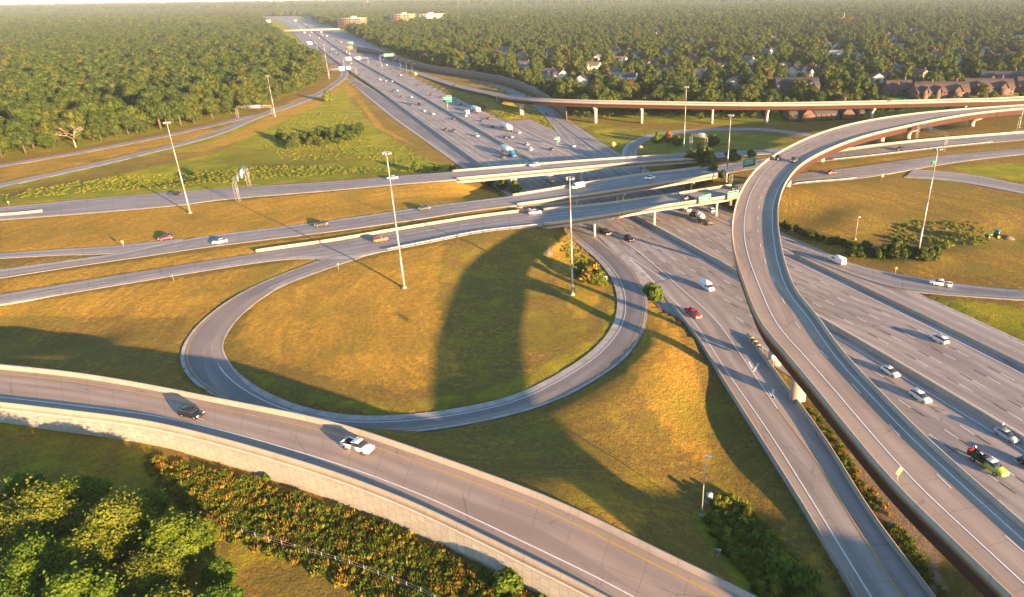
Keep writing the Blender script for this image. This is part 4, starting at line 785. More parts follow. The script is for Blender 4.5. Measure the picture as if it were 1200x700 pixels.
for i in range(46):      # the crowd of cars in the far freeway
    y = rng.uniform(1080, 2500); sd = 1 if i % 2 else -1; o_ = sd * rng.choice([4.4, 8.4, 12.4, 16.5, 20.5]); A = moff(o_, y - 10, y + 10)
    c = str(rng.choice(['white', 'dark grey', 'silver', 'black'])); V('suv' if i % 3 else 'van', c, 0, 0, 'M', -1 if sd > 0 else 1, 'tiny %s vehicle in far freeway traffic near the distant overpass' % c, 'car', 'far %s freeway traffic' % c, p=A[len(A) // 2])
# ------------------------------------------------------------------ masts, poles, signs
def high_mast(px, py, h, label, z=None, s=1.0):
    p = P(px, py, 0) if z is None else P(px, py, z)
    if z is None:
        for _ in range(4): p = P(px, py, zat(p[0], p[1]))
    o = empty('high_mast_light', p); b = MB()
    for k in range(4): b.tube((0, 0, h * k / 4), (0, 0, h * (k + 1) / 4), .34 - .06 * k, .28 - .06 * k, n=10)
    b.build('pole', M_galv, o, True); MB().tube((0, 0, 0), (0, 0, .5), .7, .6, n=12).build('base', M_conc, o); b = MB()
    n = 16; pr = [(math.cos(2 * math.pi * i / n) * .95, math.sin(2 * math.pi * i / n) * .95, h + .1) for i in range(n)]
    for i in range(n): b.tube(pr[i], pr[(i + 1) % n], .07, n=5)
    b.build('lamp_ring', M_galv, o); lm = MB().tube((0, 0, -.28), (0, 0, .25), .32, .2, n=10).mesh('lamp_head', M_back)
    for i in range(8):
        q = bpy.data.objects.new('lamp_head', lm); C.objects.link(q); q.parent = o; a = i * math.pi / 4; q.location = (math.cos(a) * 1.05, math.sin(a) * 1.05, h)
    return tag(o, label, 'light mast')
high_mast(223, 250, 34, 'tall high-mast light at left between the upper and middle cross roads'); high_mast(474, 338, 38, 'tallest high-mast light standing in the grass inside the loop')
high_mast(671, 346, 33.5, 'high-mast light at the right side of the loop grass'); high_mast(1076, 295, 33, 'high-mast light in the right field above the bush row')
high_mast(322.7, 137, 28, 'high-mast light beside the lattice sign frame at the wood edge'); high_mast(385.7, 92.6, 34, 'distant high-mast light where the entrance ramp joins the freeway')
high_mast(801, 181, 34, 'high-mast light rising in front of the rear flyover'); high_mast(851, 214, 28, 'high-mast light between the middle and near overpass ends', z=.5); high_mast(1194, 150, 20, 'high-mast light at the far right edge behind the flyovers')
def pole_light(px, py, h, label, z=None, arm=1.6):
    p = P(px, py, -3)
    for _ in range(3): p = P(px, py, zat(p[0], p[1]) if z is None else z)
    o = empty('street_light', p); MB().tube((0, 0, 0), (0, 0, h), .12, .07).build('pole', M_galv, o); MB().tube((0, 0, h - .1), (arm, 0, h + .15), .05).build('arm', M_galv, o); MB().box((arm, 0, h + .12), (.8, .35, .16)).build('lamp_head', M_signw, o); MB().box((0, 0, .2), (.7, .7, .4)).build('base', M_conc, o)
    return tag(o, label, 'street light')
pole_light(822, 606, 12, 'single light pole beside the grey cabinet in the near grass', arm=.5)
pole_light(1002, 281, 8, 'short light pole in the field left of the bush row', arm=.3); pole_light(1190, 158, 9, 'leaning pale pole behind the flyover at the right', arm=.3)
for x, y, lb in ((448, 84, 'leftmost'), (462, 83, 'second'), (470, 84, 'third'), (477, 86, 'fourth'), (484, 90, 'fifth')): pole_light(x, y, 13, '%s of the street lights along the wall-side ramp' % lb, arm=3)
pole_light(1009, 165, 8, 'small pole behind the curved flyover'); pole_light(658, 118, 9, 'curved light pole above the noise wall end', arm=3)
p = P(831, 588, -3); p = P(831, 588, zat(p[0], p[1])); o = empty('utility_cabinet', p, .4); MB().box((0, 0, .9), (.9, .7, 1.8)).build('cabinet', M_galv, o); MB().box((0, 0, .05), (1.3, 1.1, .2)).build('plinth', M_conc, o); MB().box((-.46, 0, .95), (.03, .56, 1.4)).build('door', M_back, o); tag(o, 'grey utility cabinet behind the near light pole', 'cabinet')

def lattice(b, a, c, w=1.2, h=1.2, n=8, r=.07):
    a = np.array(a, float); c = np.array(c, float); d = c - a; ln = np.linalg.norm(d); d /= ln
    k = np.array([0, 0, 1.]) if abs(d[2]) < .9 else np.array([1., 0, 0]); u = np.cross(d, k); u /= np.linalg.norm(u); v = np.cross(u, d)
    cs_ = [u * w / 2 + v * h / 2, u * w / 2 - v * h / 2, -u * w / 2 - v * h / 2, -u * w / 2 + v * h / 2]
    for q in cs_: b.tube(a + q, c + q, r * 1.3, n=5)
    for i in range(n):
        for j in range(4): b.tube(a + d * ln * i / n + cs_[j], a + d * ln * (i + 1) / n + cs_[(j + 1) % 4 if i % 2 else (j + 3) % 4], r * .8, n=4)
def sign_panel(parent, c, w, h, yaw, style='green'):
    q = empty('tmp', (0, 0, 0)); bpy.data.objects.remove(q)
    m = {'green': M_green, 'back': M_back, 'amber': M_orange, 'blue': M_teal, 'white': M_signw}[style]
    q = MB().box((0, 0, 0), (w, .08, h)).build('sign_panel', m, parent); q.location = c; q.rotation_euler.z = yaw
    if style in ('green', 'blue', 'amber'):
        b = MB()
        if style == 'green':
            for s_ in (-1, 1): b.box((0, -.05, s_ * (h / 2 - .07)), (w - .1, .02, .07)); b.box((s_ * (w / 2 - .07), -.05, 0), (.07, .02, h - .14))
        rows = 2 if h > 1.7 else 1
        for r_ in range(rows):
            z_ = (h * .2 if r_ == 0 else -h * .08) if rows == 2 else 0
            x_ = -w * .36
            while x_ < w * .34:
                lw = random.uniform(.12, .24) * max(1, h / 2.4); b.box((x_, -.055, z_), (lw, .02, h * .15)); x_ += lw + .1 * max(1, h / 2.4)
        b.build('legend', M_signw if style != 'amber' else M_signy, q)
    return q
def gantry(a, c, za, h, label, panels, two=True, w=1.2):
    """a, c: ground points of the two towers"""
    a = np.array(a); c = np.array(c); o = empty('sign_gantry', a); d = c - a; top = max(a[2], c[2]) + h
    for q in (np.zeros(3), d):
        b = MB(); lattice(b, (q[0], q[1], q[2] - .2), (q[0], q[1], top - a[2] - w / 2), w, w, 5, .045); b.build('tower', M_galv, o)
    b = MB(); lattice(b, (0, 0, top - a[2]), (d[0], d[1], top - a[2]), w, w, 10, .045); b.build('truss', M_galv, o)
    yaw0 = math.atan2(d[1], d[0])
    for t, pw, ph, st, face in panels:
        nrm = np.array([math.sin(yaw0), -math.cos(yaw0), 0]) * (w / 2 + .15) * face; yaw = yaw0 if face > 0 else yaw0 + math.pi
        sign_panel(o, tuple(np.array([d[0] * t, d[1] * t, top - a[2]]) + nrm), pw, ph, yaw, st)
    return tag(o, label, 'sign frame')
def gp(px, py):
    p = P(px, py, -3)
    for _ in range(4): p = P(px, py, zat(p[0], p[1]))
    return p
gantry(gp(279.5, 237), gp(292.5, 219), 0, 8.5, 'pale lattice sign frame with a light blue panel over the upper cross road', [(.55, 7, 3.2, 'blue', 1), (.2, 4, 2.4, 'back', 1)])
gantry(gp(279, 138.5), gp(321, 137), 0, 7.5, 'lattice sign frame over the entrance ramp at the edge of the left wood', [(.5, 9, 2.4, 'back', 1)])
gantry(gp(386, 91), gp(418, 88), 0, 8, 'far lattice frame with two blank white panels where the ramp merges', [(.48, 6, 4.4, 'white', 1), (.72, 5, 3.4, 'white', 1)])
gantry(gp(403, 78), gp(432, 77), 0, 9, 'far lattice frame with white panels just beyond the first one', [(.22, 7, 4, 'white', 1), (.62, 6, 3.4, 'white', 1)])
gantry(gp(446, 74), gp(464, 72.5), 0, 9, 'far sign frame with two green panels over the away-bound lanes', [(.4, 7, 4, 'green', 1), (.75, 7, 4, 'green', 1)])
gantry(gp(1073, 166), gp(1106, 178), 0, 8.5, 'lattice sign frame over the cross road right of the curved flyover', [(.4, 6, 2.2, 'back', 1)])
gantry(gp(809, 180), gp(827, 178), 0, 8, 'lattice sign frame behind the overpasses near the rear loop', [(.55, 5, 2.6, 'back', -1)])
gantry(gp(856, 217), gp(893, 206), 0, 7, 'lattice sign frame with a teal green panel beside the flyover curve', [(.5, 7, 3.6, 'green', 1)])
gantry(gp(343, 58), gp(372, 58), 0, 10, 'very distant sign frame with a white panel over the oncoming lanes', [(.7, 12, 5, 'white', 1)])
for x, y, w_, h_, st, lb in ((411, 57, 12, 4.5, 'green', 'distant green sign above the away-bound lanes'), (410, 63, 11, 4.2, 'amber', 'distant amber message board just below the green sign'), (525, 130, 7.4, 4.6, 'green', 'green roadside sign on a post at the median'), (653, 170, 3.4, 2.6, 'green', 'small green gore sign between freeway and ramp'), (346, 28, 16, 6, 'green', 'tiny green sign at the far freeway bend')):
    p = gp(x, y); o = empty('road_sign', p); hh = 6.5 if w_ > 5 else 1.6
    if st == 'green' and x == 653: hh = 2.0
    MB().tube((0, 0, 0), (0, .2, hh), .16).build('post', M_galv, o); sign_panel(o, (0, 0, hh + h_ / 2), w_, h_, R(-8), st); tag(o, lb, 'road sign')
MB_ = MB().box((0, 0, 0), (20, 1, 7)); p = P(314, 29, -4); tag(MB_.build('billboard', M_signw, loc=(p[0], p[1], 6)), 'wide blank white board beside the farthest bend of the freeway', 'billboard')
# signs mounted on the near overpass fascia
A = ROADS['near_cross_road']['R']; pxs, _ = proj(A[:, 0], A[:, 1], A[:, 2])
for x, w_, h_, lb, tab in ((826, 5.2, 3.2, 'left green sign with yellow strip and small tab on the near overpass side', 1), (855, 5.4, 3.4, 'right green sign with yellow strip on the near overpass side by the flyover', 0)):
    k = int(np.abs(pxs - x).argmin()); p = A[k]; d = A[k + 1] - A[k - 1]; yaw = math.atan2(d[1], d[0]); o = empty('overhead_sign', p + np.array([math.sin(yaw), -math.cos(yaw), 0]) * 1.1, yaw)
    sign_panel(o, (0, 0, .9), w_, h_, 0, 'green'); MB().box((0, -.07, -.25), (w_ * .86, .03, h_ * .3)).build('yellow_strip', M_signy, o)
    if tab: sign_panel(o, (w_ * .22, 0, .9 + h_ / 2 + .5), w_ * .5, .9, 0, 'green')
    b = MB()
    for q in (-.35, 0, .35): b.box((q * w_, .55, .3), (.1, 1.0, .1)); b.box((q * w_, .1, .2), (.1, .1, 2.6))
    b.build('bracket', M_galv, o); tag(o, lb, 'road sign')
k = int(np.abs(pxs - 803).argmin()); p = A[k]; o = empty('sign_bracket', p, 0.2); b = MB()
for q in range(5): b.box((-3 + q * 1.5, -.9, .2), (.12, .12, 2.8)); b.box((-3 + q * 1.5, -.4, -.4), (.1, 1, .1))
b.box((0, -.9, .9), (6.4, .1, .12)); b.build('frame', M_galv, o); tag(o, 'empty steel sign bracket on the near overpass side left of the signs', 'bracket')
def post_sign(px, py, shape, m, lb, z=None, h=2.2, s=.9, yaw=0.0, posts=1):
    p = gp(px, py) if z is None else P(px, py, z); o = empty('road_sign', p, yaw)
    for q in ([0] if posts == 1 else [-.5 * s, .5 * s]): MB().box((q, .06, h / 2), (.08, .08, h)).build('post', M_galv if posts == 1 else M_wood, o)
    b = MB().box((0, 0, 0), (s, .04, s)); q = b.build('sign_panel', m, o); q.location = (0, 0, h + (s * .5 if shape == 'd' else s * .3))
    if shape == 'd': q.rotation_euler.y = R(45)
    return tag(o, lb, 'road sign')
post_sign(1051, 566, 'd', M_signy, 'yellow diamond sign on the left parapet of the curved flyover', z=16, h=1.3, s=1.1, yaw=R(30))
post_sign(840, 660, 's', M_back, 'bare metal sign back on a post among the weeds by the walled ramp', h=2.0, s=.9, yaw=R(-20)); post_sign(709, 334, 's', M_back, 'two-post sign seen from behind inside the loop bend', h=1.8, s=1.3, posts=2)
post_sign(719, 177, 'd', M_signy, 'yellow diamond sign left of the rear loop mouth', h=2.6, s=2.2); post_sign(751, 182, 'd', M_signy, 'yellow sign inside the mouth of the rear loop', h=2.6, s=2.2); post_sign(487.5, 92, 'd', M_signy, 'yellow diamond sign where the rear flyover road splits off', h=3, s=3)
post_sign(145, 291, 's', M_signy, 'small yellow gore marker between merging ramp and middle cross road', h=1.8, s=1.0); post_sign(204, 331, 's', M_orange, 'thin orange marker post above the left grass', h=2, s=.4); post_sign(397, 318, 's', M_signy, 'slim yellow marker by the start of the loop', h=2, s=.5)
post_sign(906, 432, 's', M_signw, 'white panel on a post beside the flyover pier', h=2.4, s=1.5); post_sign(1049, 321, 's', M_orange, 'small orange sign under the bush row at right', h=1.6, s=.8); post_sign(1033, 213, 's', M_signy, 'yellow gore sign at right where the exit ramp splits', h=2.2, s=1.2)
post_sign(1092, 198, 's', M_green, 'small green sign near the right mast', h=2.4, s=1.5); post_sign(11, 242, 's', M_signy, 'yellow marker at the left edge of the upper cross road', h=1.5, s=.8); post_sign(1175, 500, 's', M_signw, 'narrow white marker standing on the median barrier', h=.5, s=.4, z=-3.8)
# crash cushion at the exit gore, noise wall, chain-link fence
p = P(880, 398, -4.9); dr = P(890, 410, -4.9) - p; dr /= np.linalg.norm(dr); o = empty('crash_cushion', p, math.atan2(dr[1], dr[0]))
for i in range(6): MB().box((.5 + i * 1.0, 0, .45), (.7, .9, .9)).build('cushion_bay', M_black if i % 2 else M_signy, o)
MB().box((3, .5, .5), (6.4, .06, .3)).build('side_rail', M_galv, o); tag(o, 'black and yellow crash cushion at the exit ramp split', 'crash cushion')
M_nw = concrete('brown_noise_wall', (.22, .165, .13), .4); A = resample(smooth(catmull([P(a, b, -4) for a, b in [(418, 60), (440, 63.5), (470, 74), (500, 83), (540, 89.5), (583, 97), (610, 105), (632, 116), (650, 128), (664, 139)]], 8), 6), 5)
o = empty('noise_wall', A[0]); MB().sweep(A - A[0], [(-.15, -1), (-.15, 6.6), (.15, 6.6), (.15, -1)]).build('wall_panels', M_nw, o); MB().sweep(A - A[0], [(-.25, 6.6), (-.25, 6.85), (.25, 6.85), (.25, 6.6)]).build('coping', M_conc, o)
pm = MB().box((0, 0, 2.9), (.6, .6, 7.9)).mesh('post', M_nw)
for q in resample(A - A[0], 9)[:99]: t = bpy.data.objects.new('post', pm); C.objects.link(t); t.parent = o; t.location = q
tag(o, 'long brown noise wall between the ramp and the suburb trees', 'wall')
A = [gp(a, b) for a, b in [(285, 628), (330, 641), (380, 656), (436, 674), (500, 700), (560, 735)]]; A = resample(smooth(catmull(A, 8), 3), 2.4); A[:, 2] = terrain(A[:, 0], A[:, 1]); o = empty('mesh_fence', A[0]); B = A - A[0]
b = MB()
for z_ in (.3, .8, 1.3): b.sweep(B, [(-.012, z_), (-.012, z_ + .025), (.012, z_ + .025), (.012, z_)])
b.build('wire_mesh', M_galv, o); pm = MB().tube((0, 0, -.2), (0, 0, 1.35), .045, n=6).mesh('post', M_back)
for q in B: t = bpy.data.objects.new('post', pm); C.objects.link(t); t.parent = o; t.location = q
tag(o, 'low wire fence on posts through the weeds below the retaining wall', 'fence')
A = [gp(a, b) for a, b in [(624, 262), (634, 276), (640, 288), (645, 300)]]
b = MB(); B = smooth(catmull(A, 8), 2) + [0, 0, .12]; b.ribbon(shift(B, -.9), shift(B, .9)); b.ribbon(shift(B, .9), shift(B, .9) - [0, 0, .4]); tag(b.build('drainage_chute', M_conc), 'pale concrete drainage chute down the bank beside the near overpass', 'drain')

# ------------------------------------------------------------------ buildings
M_roofs = [mat('shingle_roof_' + n_, tuple(q * .8 for q in c_), .9, nz=.25, nscale=.8) for n_, c_ in (('brown', (.17, .11, .085)), ('grey', (.16, .16, .17)), ('rust', (.28, .12, .07)), ('dark', (.09, .085, .09)), ('tan', (.26, .2, .15)), ('pale', (.42, .40, .38)))]
M_walls = [mat('wall_' + n_, c_, .85, nz=.08, nscale=1) for n_, c_ in (('cream', (.60, .54, .44)), ('white', (.74, .73, .70)), ('brick', (.13, .085, .07)), ('grey', (.45, .45, .44)), ('tan', (.34, .27, .20)))]
RN = ['brown', 'grey', 'rust', 'dark', 'tan', 'pale']; WN = ['cream', 'white', 'brick', 'grey', 'tan']
M_win = mat('window_glass', (.05, .06, .07), .15, spec=.7); M_red = mat('red_metal_roof', (.42, .07, .04), .7)
def house(px, py, w=14, d=10, h=5.5, roof=0, wall=0, rz=0.0, name='house', label='', cat='house', group=None, storeys=2, rh=None, wings=True, scale=1.0, p=None, roof_m=None, chim=True):
    p = P(px, py, -3.6) if p is None else p; o = empty(name, p, rz); rh = rh or d * .36; wm = M_walls[wall]; rm = roof_m or M_roofs[roof]
    def gable(b, x0, x1, y0, y1, zb, hh, ax, wb):
        if ax == 'x':
            ym = (y0 + y1) / 2; V_ = [(x0 - .5, y0 - .5, zb), (x1 + .5, y0 - .5, zb), (x1 + .5, ym, zb + hh), (x0 - .5, ym, zb + hh), (x0 - .5, y1 + .5, zb), (x1 + .5, y1 + .5, zb)]
            b.add(V_, [(0, 1, 2, 3), (3, 2, 5, 4)]); b.add([(q[0], q[1], q[2] - .3) for q in V_], [(3, 2, 1, 0), (4, 5, 2, 3)]); b.add([V_[0], V_[1], (V_[1][0], V_[1][1], zb - .3), (V_[0][0], V_[0][1], zb - .3)], [(3, 2, 1, 0)])
            for xx, f in ((x0, 1), (x1, -1)): wb.add([(xx, y0, zb - .05), (xx, y1, zb - .05), (xx, ym, zb + hh * .93)], [(0, 1, 2)[::-f]])
        else:
            xm = (x0 + x1) / 2; V_ = [(x0 - .5, y0 - .5, zb), (x0 - .5, y1 + .5, zb), (xm, y1 + .5, zb + hh), (xm, y0 - .5, zb + hh), (x1 + .5, y0 - .5, zb), (x1 + .5, y1 + .5, zb)]
            b.add(V_, [(0, 3, 2, 1), (3, 4, 5, 2)]); b.add([(q[0], q[1], q[2] - .3) for q in V_], [(0, 1, 2, 3), (3, 2, 5, 4)])
            for yy in (y0, y1): wb.add([(x0, yy, zb - .05), (x1, yy, zb - .05), (xm, yy, zb + hh * .93)], [(0, 1, 2)])
    rb = MB(); wb = MB(); wb.box((0, 0, h / 2 - .5), (w, d, h + 1)); gable(rb, -w / 2, w / 2, -d / 2, d / 2, h, rh, 'x', wb)
    if wings:
        for sx in ((-1, 1) if w > 20 else (random.choice([-1, 1]),)):
            xc = sx * w * .27; ww = w * .3 if w < 20 else w * .16; wb.box((xc, -d / 2 - 1.4, h / 2 - .5), (ww, 3.2, h + .98)); gable(rb, xc - ww / 2, xc + ww / 2, -d / 2 - 3, 0, h - .02, rh * .75, 'y', wb)
    wb.build('walls', wm, o); rb.build('roof', rm, o)
    if chim: MB().box((w * .3, d * .12, h + rh * .7), (1.1, 1.1, rh * 1.3)).build('chimney', M_walls[2], o)
    nwin = max(3, int(w / 3.2)); wm_ = MB().box((0, 0, 0), (1.3, .08, 1.4)).mesh('window', M_win)
    for s_ in range(storeys):
        for i in range(nwin):
            for yy in (-d / 2 - .04, d / 2 + .04):
                x_ = (i + .5) / nwin * w - w / 2
                if wings and yy < 0 and any(abs(x_ - sx * w * .27) < (w * .3 if w < 20 else w * .16) / 2 + .7 for sx in (-1, 1)): continue
                q = bpy.data.objects.new('window', wm_); C.objects.link(q); q.parent = o; q.location = (x_, yy, 1.6 + s_ * 2.7)
    if scale != 1: o.scale = (scale,) * 3
    return tag(o, label, cat, group)
HOUSES = [(612, 66, 4, 4), (615, 79, 1, 3), (643, 88, 1, 0), (657, 90, 3, 0), (683, 96, 3, 3), (695, 79, 4, 0), (722, 87, 1, 1), (735, 93, 3, 1), (727, 72, 4, 0), (764, 76, 2, 4), (779, 84, 0, 1), (721, 61, 2, 1), (662, 42, 0, 4), (770, 39, 2, 4), (705, 19, 5, 1), (754, 17, 5, 0), (877, 73, 4, 0), (880, 52, 1, 1), (886, 48, 1, 3), (898, 63, 1, 1),
          (988, 39, 5, 0), (967, 55, 4, 0), (980, 55, 1, 1), (980, 65, 5, 1), (931, 61, 4, 1), (917, 80, 0, 4), (950, 87, 3, 0), (1047, 82, 1, 3), (1091, 67, 1, 1), (1156, 60, 1, 1), (1160, 68, 2, 2), (1095, 50, 0, 2), (1047, 48, 5, 0), (1040, 42, 5, 0), (1052, 56, 5, 4), (1028, 94, 0, 3), (1030, 7, 2, 0), (1140, 5, 5, 1), (1195, 45, 5, 2), (903, 62, 5, 1), (1123, 64, 3, 3), (548, 71, 4, 0), (540, 66, 1, 1), (780, 63, 1, 4), (845, 79, 0, 4), (930, 85, 0, 0), (1075, 90, 0, 4), (1010, 78, 3, 4), (860, 98, 3, 0), (820, 90, 1, 4), (700, 70, 5, 1), (745, 66, 1, 3), (810, 70, 0, 4), (835, 60, 5, 1), (850, 44, 1, 0), (905, 45, 4, 1), (1005, 68, 1, 3), (1120, 78, 5, 1), (1135, 48, 1, 0), (1180, 66, 0, 4), (1070, 36, 5, 1), (1110, 33, 1, 4), (640, 62, 0, 4), (590, 62, 1, 1), (680, 52, 4, 0), (810, 48, 5, 0)]
WC = ['cream', 'white', 'brick', 'grey', 'tan']; KEEP = []; seenl = {}
for i, (x, y, rf, wl_) in enumerate(HOUSES):
    p = P(x, y + 4, -3.6); near_ = 'near the rear flyover' if y > 80 else ('in mid suburb' if y > 55 else 'far off in suburb'); hx = 'left' if x < 750 else ('centre' if x < 950 else 'right')
    key = '%s-walled house with %s roof %s, %s part' % (WC[wl_], RN[rf], near_, hx); seenl[key] = seenl.get(key, 0) + 1
    if seenl[key] > 1: key = ORD[seenl[key] - 1] + ' ' + key
    house(x, y, random.uniform(13, 18), random.uniform(9, 12), 5.6, rf, wl_, R(random.choice([-30, -20, 10, 60, 75, -70])) , label=key, group='suburban houses among the trees', p=p, scale=1.08); KEEP.append((p[0], p[1], 11))
APT = [(932, 108, 42, 12, 3, 2, 2, 'long dark-roofed apartment block behind the rear flyover, left one'), (963, 141, 58, 12, 3, 2, 5, 'apartment block seen beneath the rear flyover'), (1100, 114, 46, 13, 0, 4, -8, 'low brown-roofed apartment block above the flyover at right'), (1082, 116, 24, 12, 2, 2, 10, 'rust-roofed brick block with a chimney behind the flyover'), (1155, 110, 42, 13, 0, 4, -10, 'rust and brown roofed apartment block near the right edge'), (1172, 100, 40, 13, 3, 3, -14, 'large dark brown apartment roof highest at the right edge'), (1215, 108, 40, 15, 0, 4, -10, 'apartment block cut by the right picture edge'), (1050, 112, 24, 12, 0, 2, 4, 'small brown-roofed block between trees right of centre')]
for x, y, w_, d_, rf, wl_, a, lb in APT: p = P(x, y, -3.6); house(x, y, w_ * .85, d_ + 2, 5.6, rf if rf != 2 else 0, 2, R(a), 'apartment_building', lb, 'apartment building', 'apartment blocks behind the flyovers', 2, 6.5, p=p); KEEP += [(p[0] + k * math.cos(R(a)), p[1] + k * math.sin(R(a)), 11 if abs(k) > w_ / 2 - 9 else 7.9) for k in np.arange(-w_ / 2, w_ / 2 + 1, 8)]
p = P(995, 28, -3.6); o = house(995, 28, 40, 20, 7, 0, 2, R(-15), 'church', 'red-roofed church with a slim steeple in the suburb', 'church', None, 1, 9, False, roof_m=M_red, chim=False, p=p); MB().tube((-14, 0, 8), (-14, 0, 28), 2.0, .2, n=6).build('steeple', M_walls[4], o); KEEP.append((p[0], p[1], 26)); KEEP.append((p[0] * .97, p[1] * .97, 20))
for x, y, rf, wl_, lb in ((59, 68, 5, 1, 'white house in the left wood, upper one'), (8, 91, 5, 1, 'white house at the left edge of the wood'), (10, 33, 2, 0, 'rust-roofed building at the far left edge'), (62, 35, 3, 3, 'grey house deep in the left wood'), (145, 28, 4, 0, 'tan row building in the left distance'), (196, 30, 2, 0, 'rust-roofed building left of the freeway in the distance'), (117, 26, 4, 1, 'pale gabled building in the left distance'), (227, 36, 2, 0, 'small tan house in the wood before the freeway'), (307, 57, 2, 2, 'red-brown house at the wood edge by the freeway')):
    p = P(x, y + 2, -3.6); s_ = max(1.0, p[1] / 900); house(x, y, 16 * s_, 12, 6, rf, wl_, R(random.uniform(-20, 20)), label=lb, group='houses in the left wood', p=p); KEEP += [(p[0], p[1], 13 * s_), (p[0] * .975, p[1] * .975, 10)]
# office blocks beside the freeway
def office(x0, x1, yb, hh, dep, wm, lb, bays, storeys=4):
    a, c = P(x0, yb, -3.6), P(x1, yb, -3.6); w_ = np.linalg.norm(c - a); o = empty('office_building', (a + c) / 2, math.atan2((c - a)[1], (c - a)[0])); b = MB(); b.box((0, dep / 2, hh / 2), (w_, dep, hh)); b.build('walls', wm, o)
    b = MB(); b.box((0, dep / 2, hh + .5), (w_ + 1.5, dep + 1.5, 1.0)); b.build('roof', M_walls[0], o); MB().box((w_ * .1, dep * .4, hh + 3), (w_ * .2, dep * .3, 5)).build('plant_room', M_walls[0], o)
    wm_ = MB().box((0, 0, 0), (w_ / bays * .62, .5, hh / storeys * .7)).mesh('window', M_win)
    for i in range(bays):
        if bays > 6 and abs(i - bays * .58) < .8: continue
        for s_ in range(storeys): q = bpy.data.objects.new('window', wm_); C.objects.link(q); q.parent = o; q.location = ((i + .5) / bays * w_ - w_ / 2, 0, (s_ + .55) * hh / storeys)
    KEEP.extend([((a + (c - a) * t)[0], (a + (c - a) * t)[1], 26) for t in np.linspace(0, 1, 8)]); m_ = (a + c) / 2
    KEEP.extend([(m_[0] * f + (c - a)[0] * u, m_[1] * f + (c - a)[1] * u, 24) for f in (.93, .96) for u in (-.4, 0, .4)]); return tag(o, lb, 'office building')
office(396, 424, 33, 24, 30, mat('orange_brick', (.42, .17, .08), .85, nz=.1, nscale=.3), 'orange-brick office block with tall dark windows beyond the distant overpass', 12)
office(457, 481, 28, 26, 34, mat('orange_render', (.50, .20, .10), .85, nz=.1, nscale=.3), 'orange office block right of the first, in the distance', 7); office(482, 516, 25.5, 22, 34, M_walls[0], 'cream office block joined at the right of the orange one', 9)
for i in range(34):
    x = rng.uniform(-20, 560) if i < 26 else rng.uniform(560, 1200); y = rng.uniform(2.2, 10.5) - (x * .008 if i >= 26 else x * .004); p = P(x, max(y, -4 if x > 600 else 2.5), -3.6)
    if p[1] > 14000 or p[1] < 0: p = np.array([p[0] / max(p[1], 1) * 12000, 12000, -3.6]) if p[1] > 0 else np.array([0, 12000, -3.6])
    sc_ = p[1] / 800 * 7; c = rng.uniform(.5, 1.8); w_, h_ = sc_ * c * 2.2, sc_ * .45 + 8
    o = empty('distant_building', p); MB().box((0, 0, h_ / 2), (w_, 60, h_)).build('walls', M_walls[int(rng.choice([0, 1, 0, 4]))], o); MB().box((0, 0, h_ + .6), (w_ * 1.02, 62, 1.2)).build('roof', M_walls[1], o)
    tag(o, 'pale flat-roofed building on the hazy skyline', 'building', 'pale buildings on the skyline')

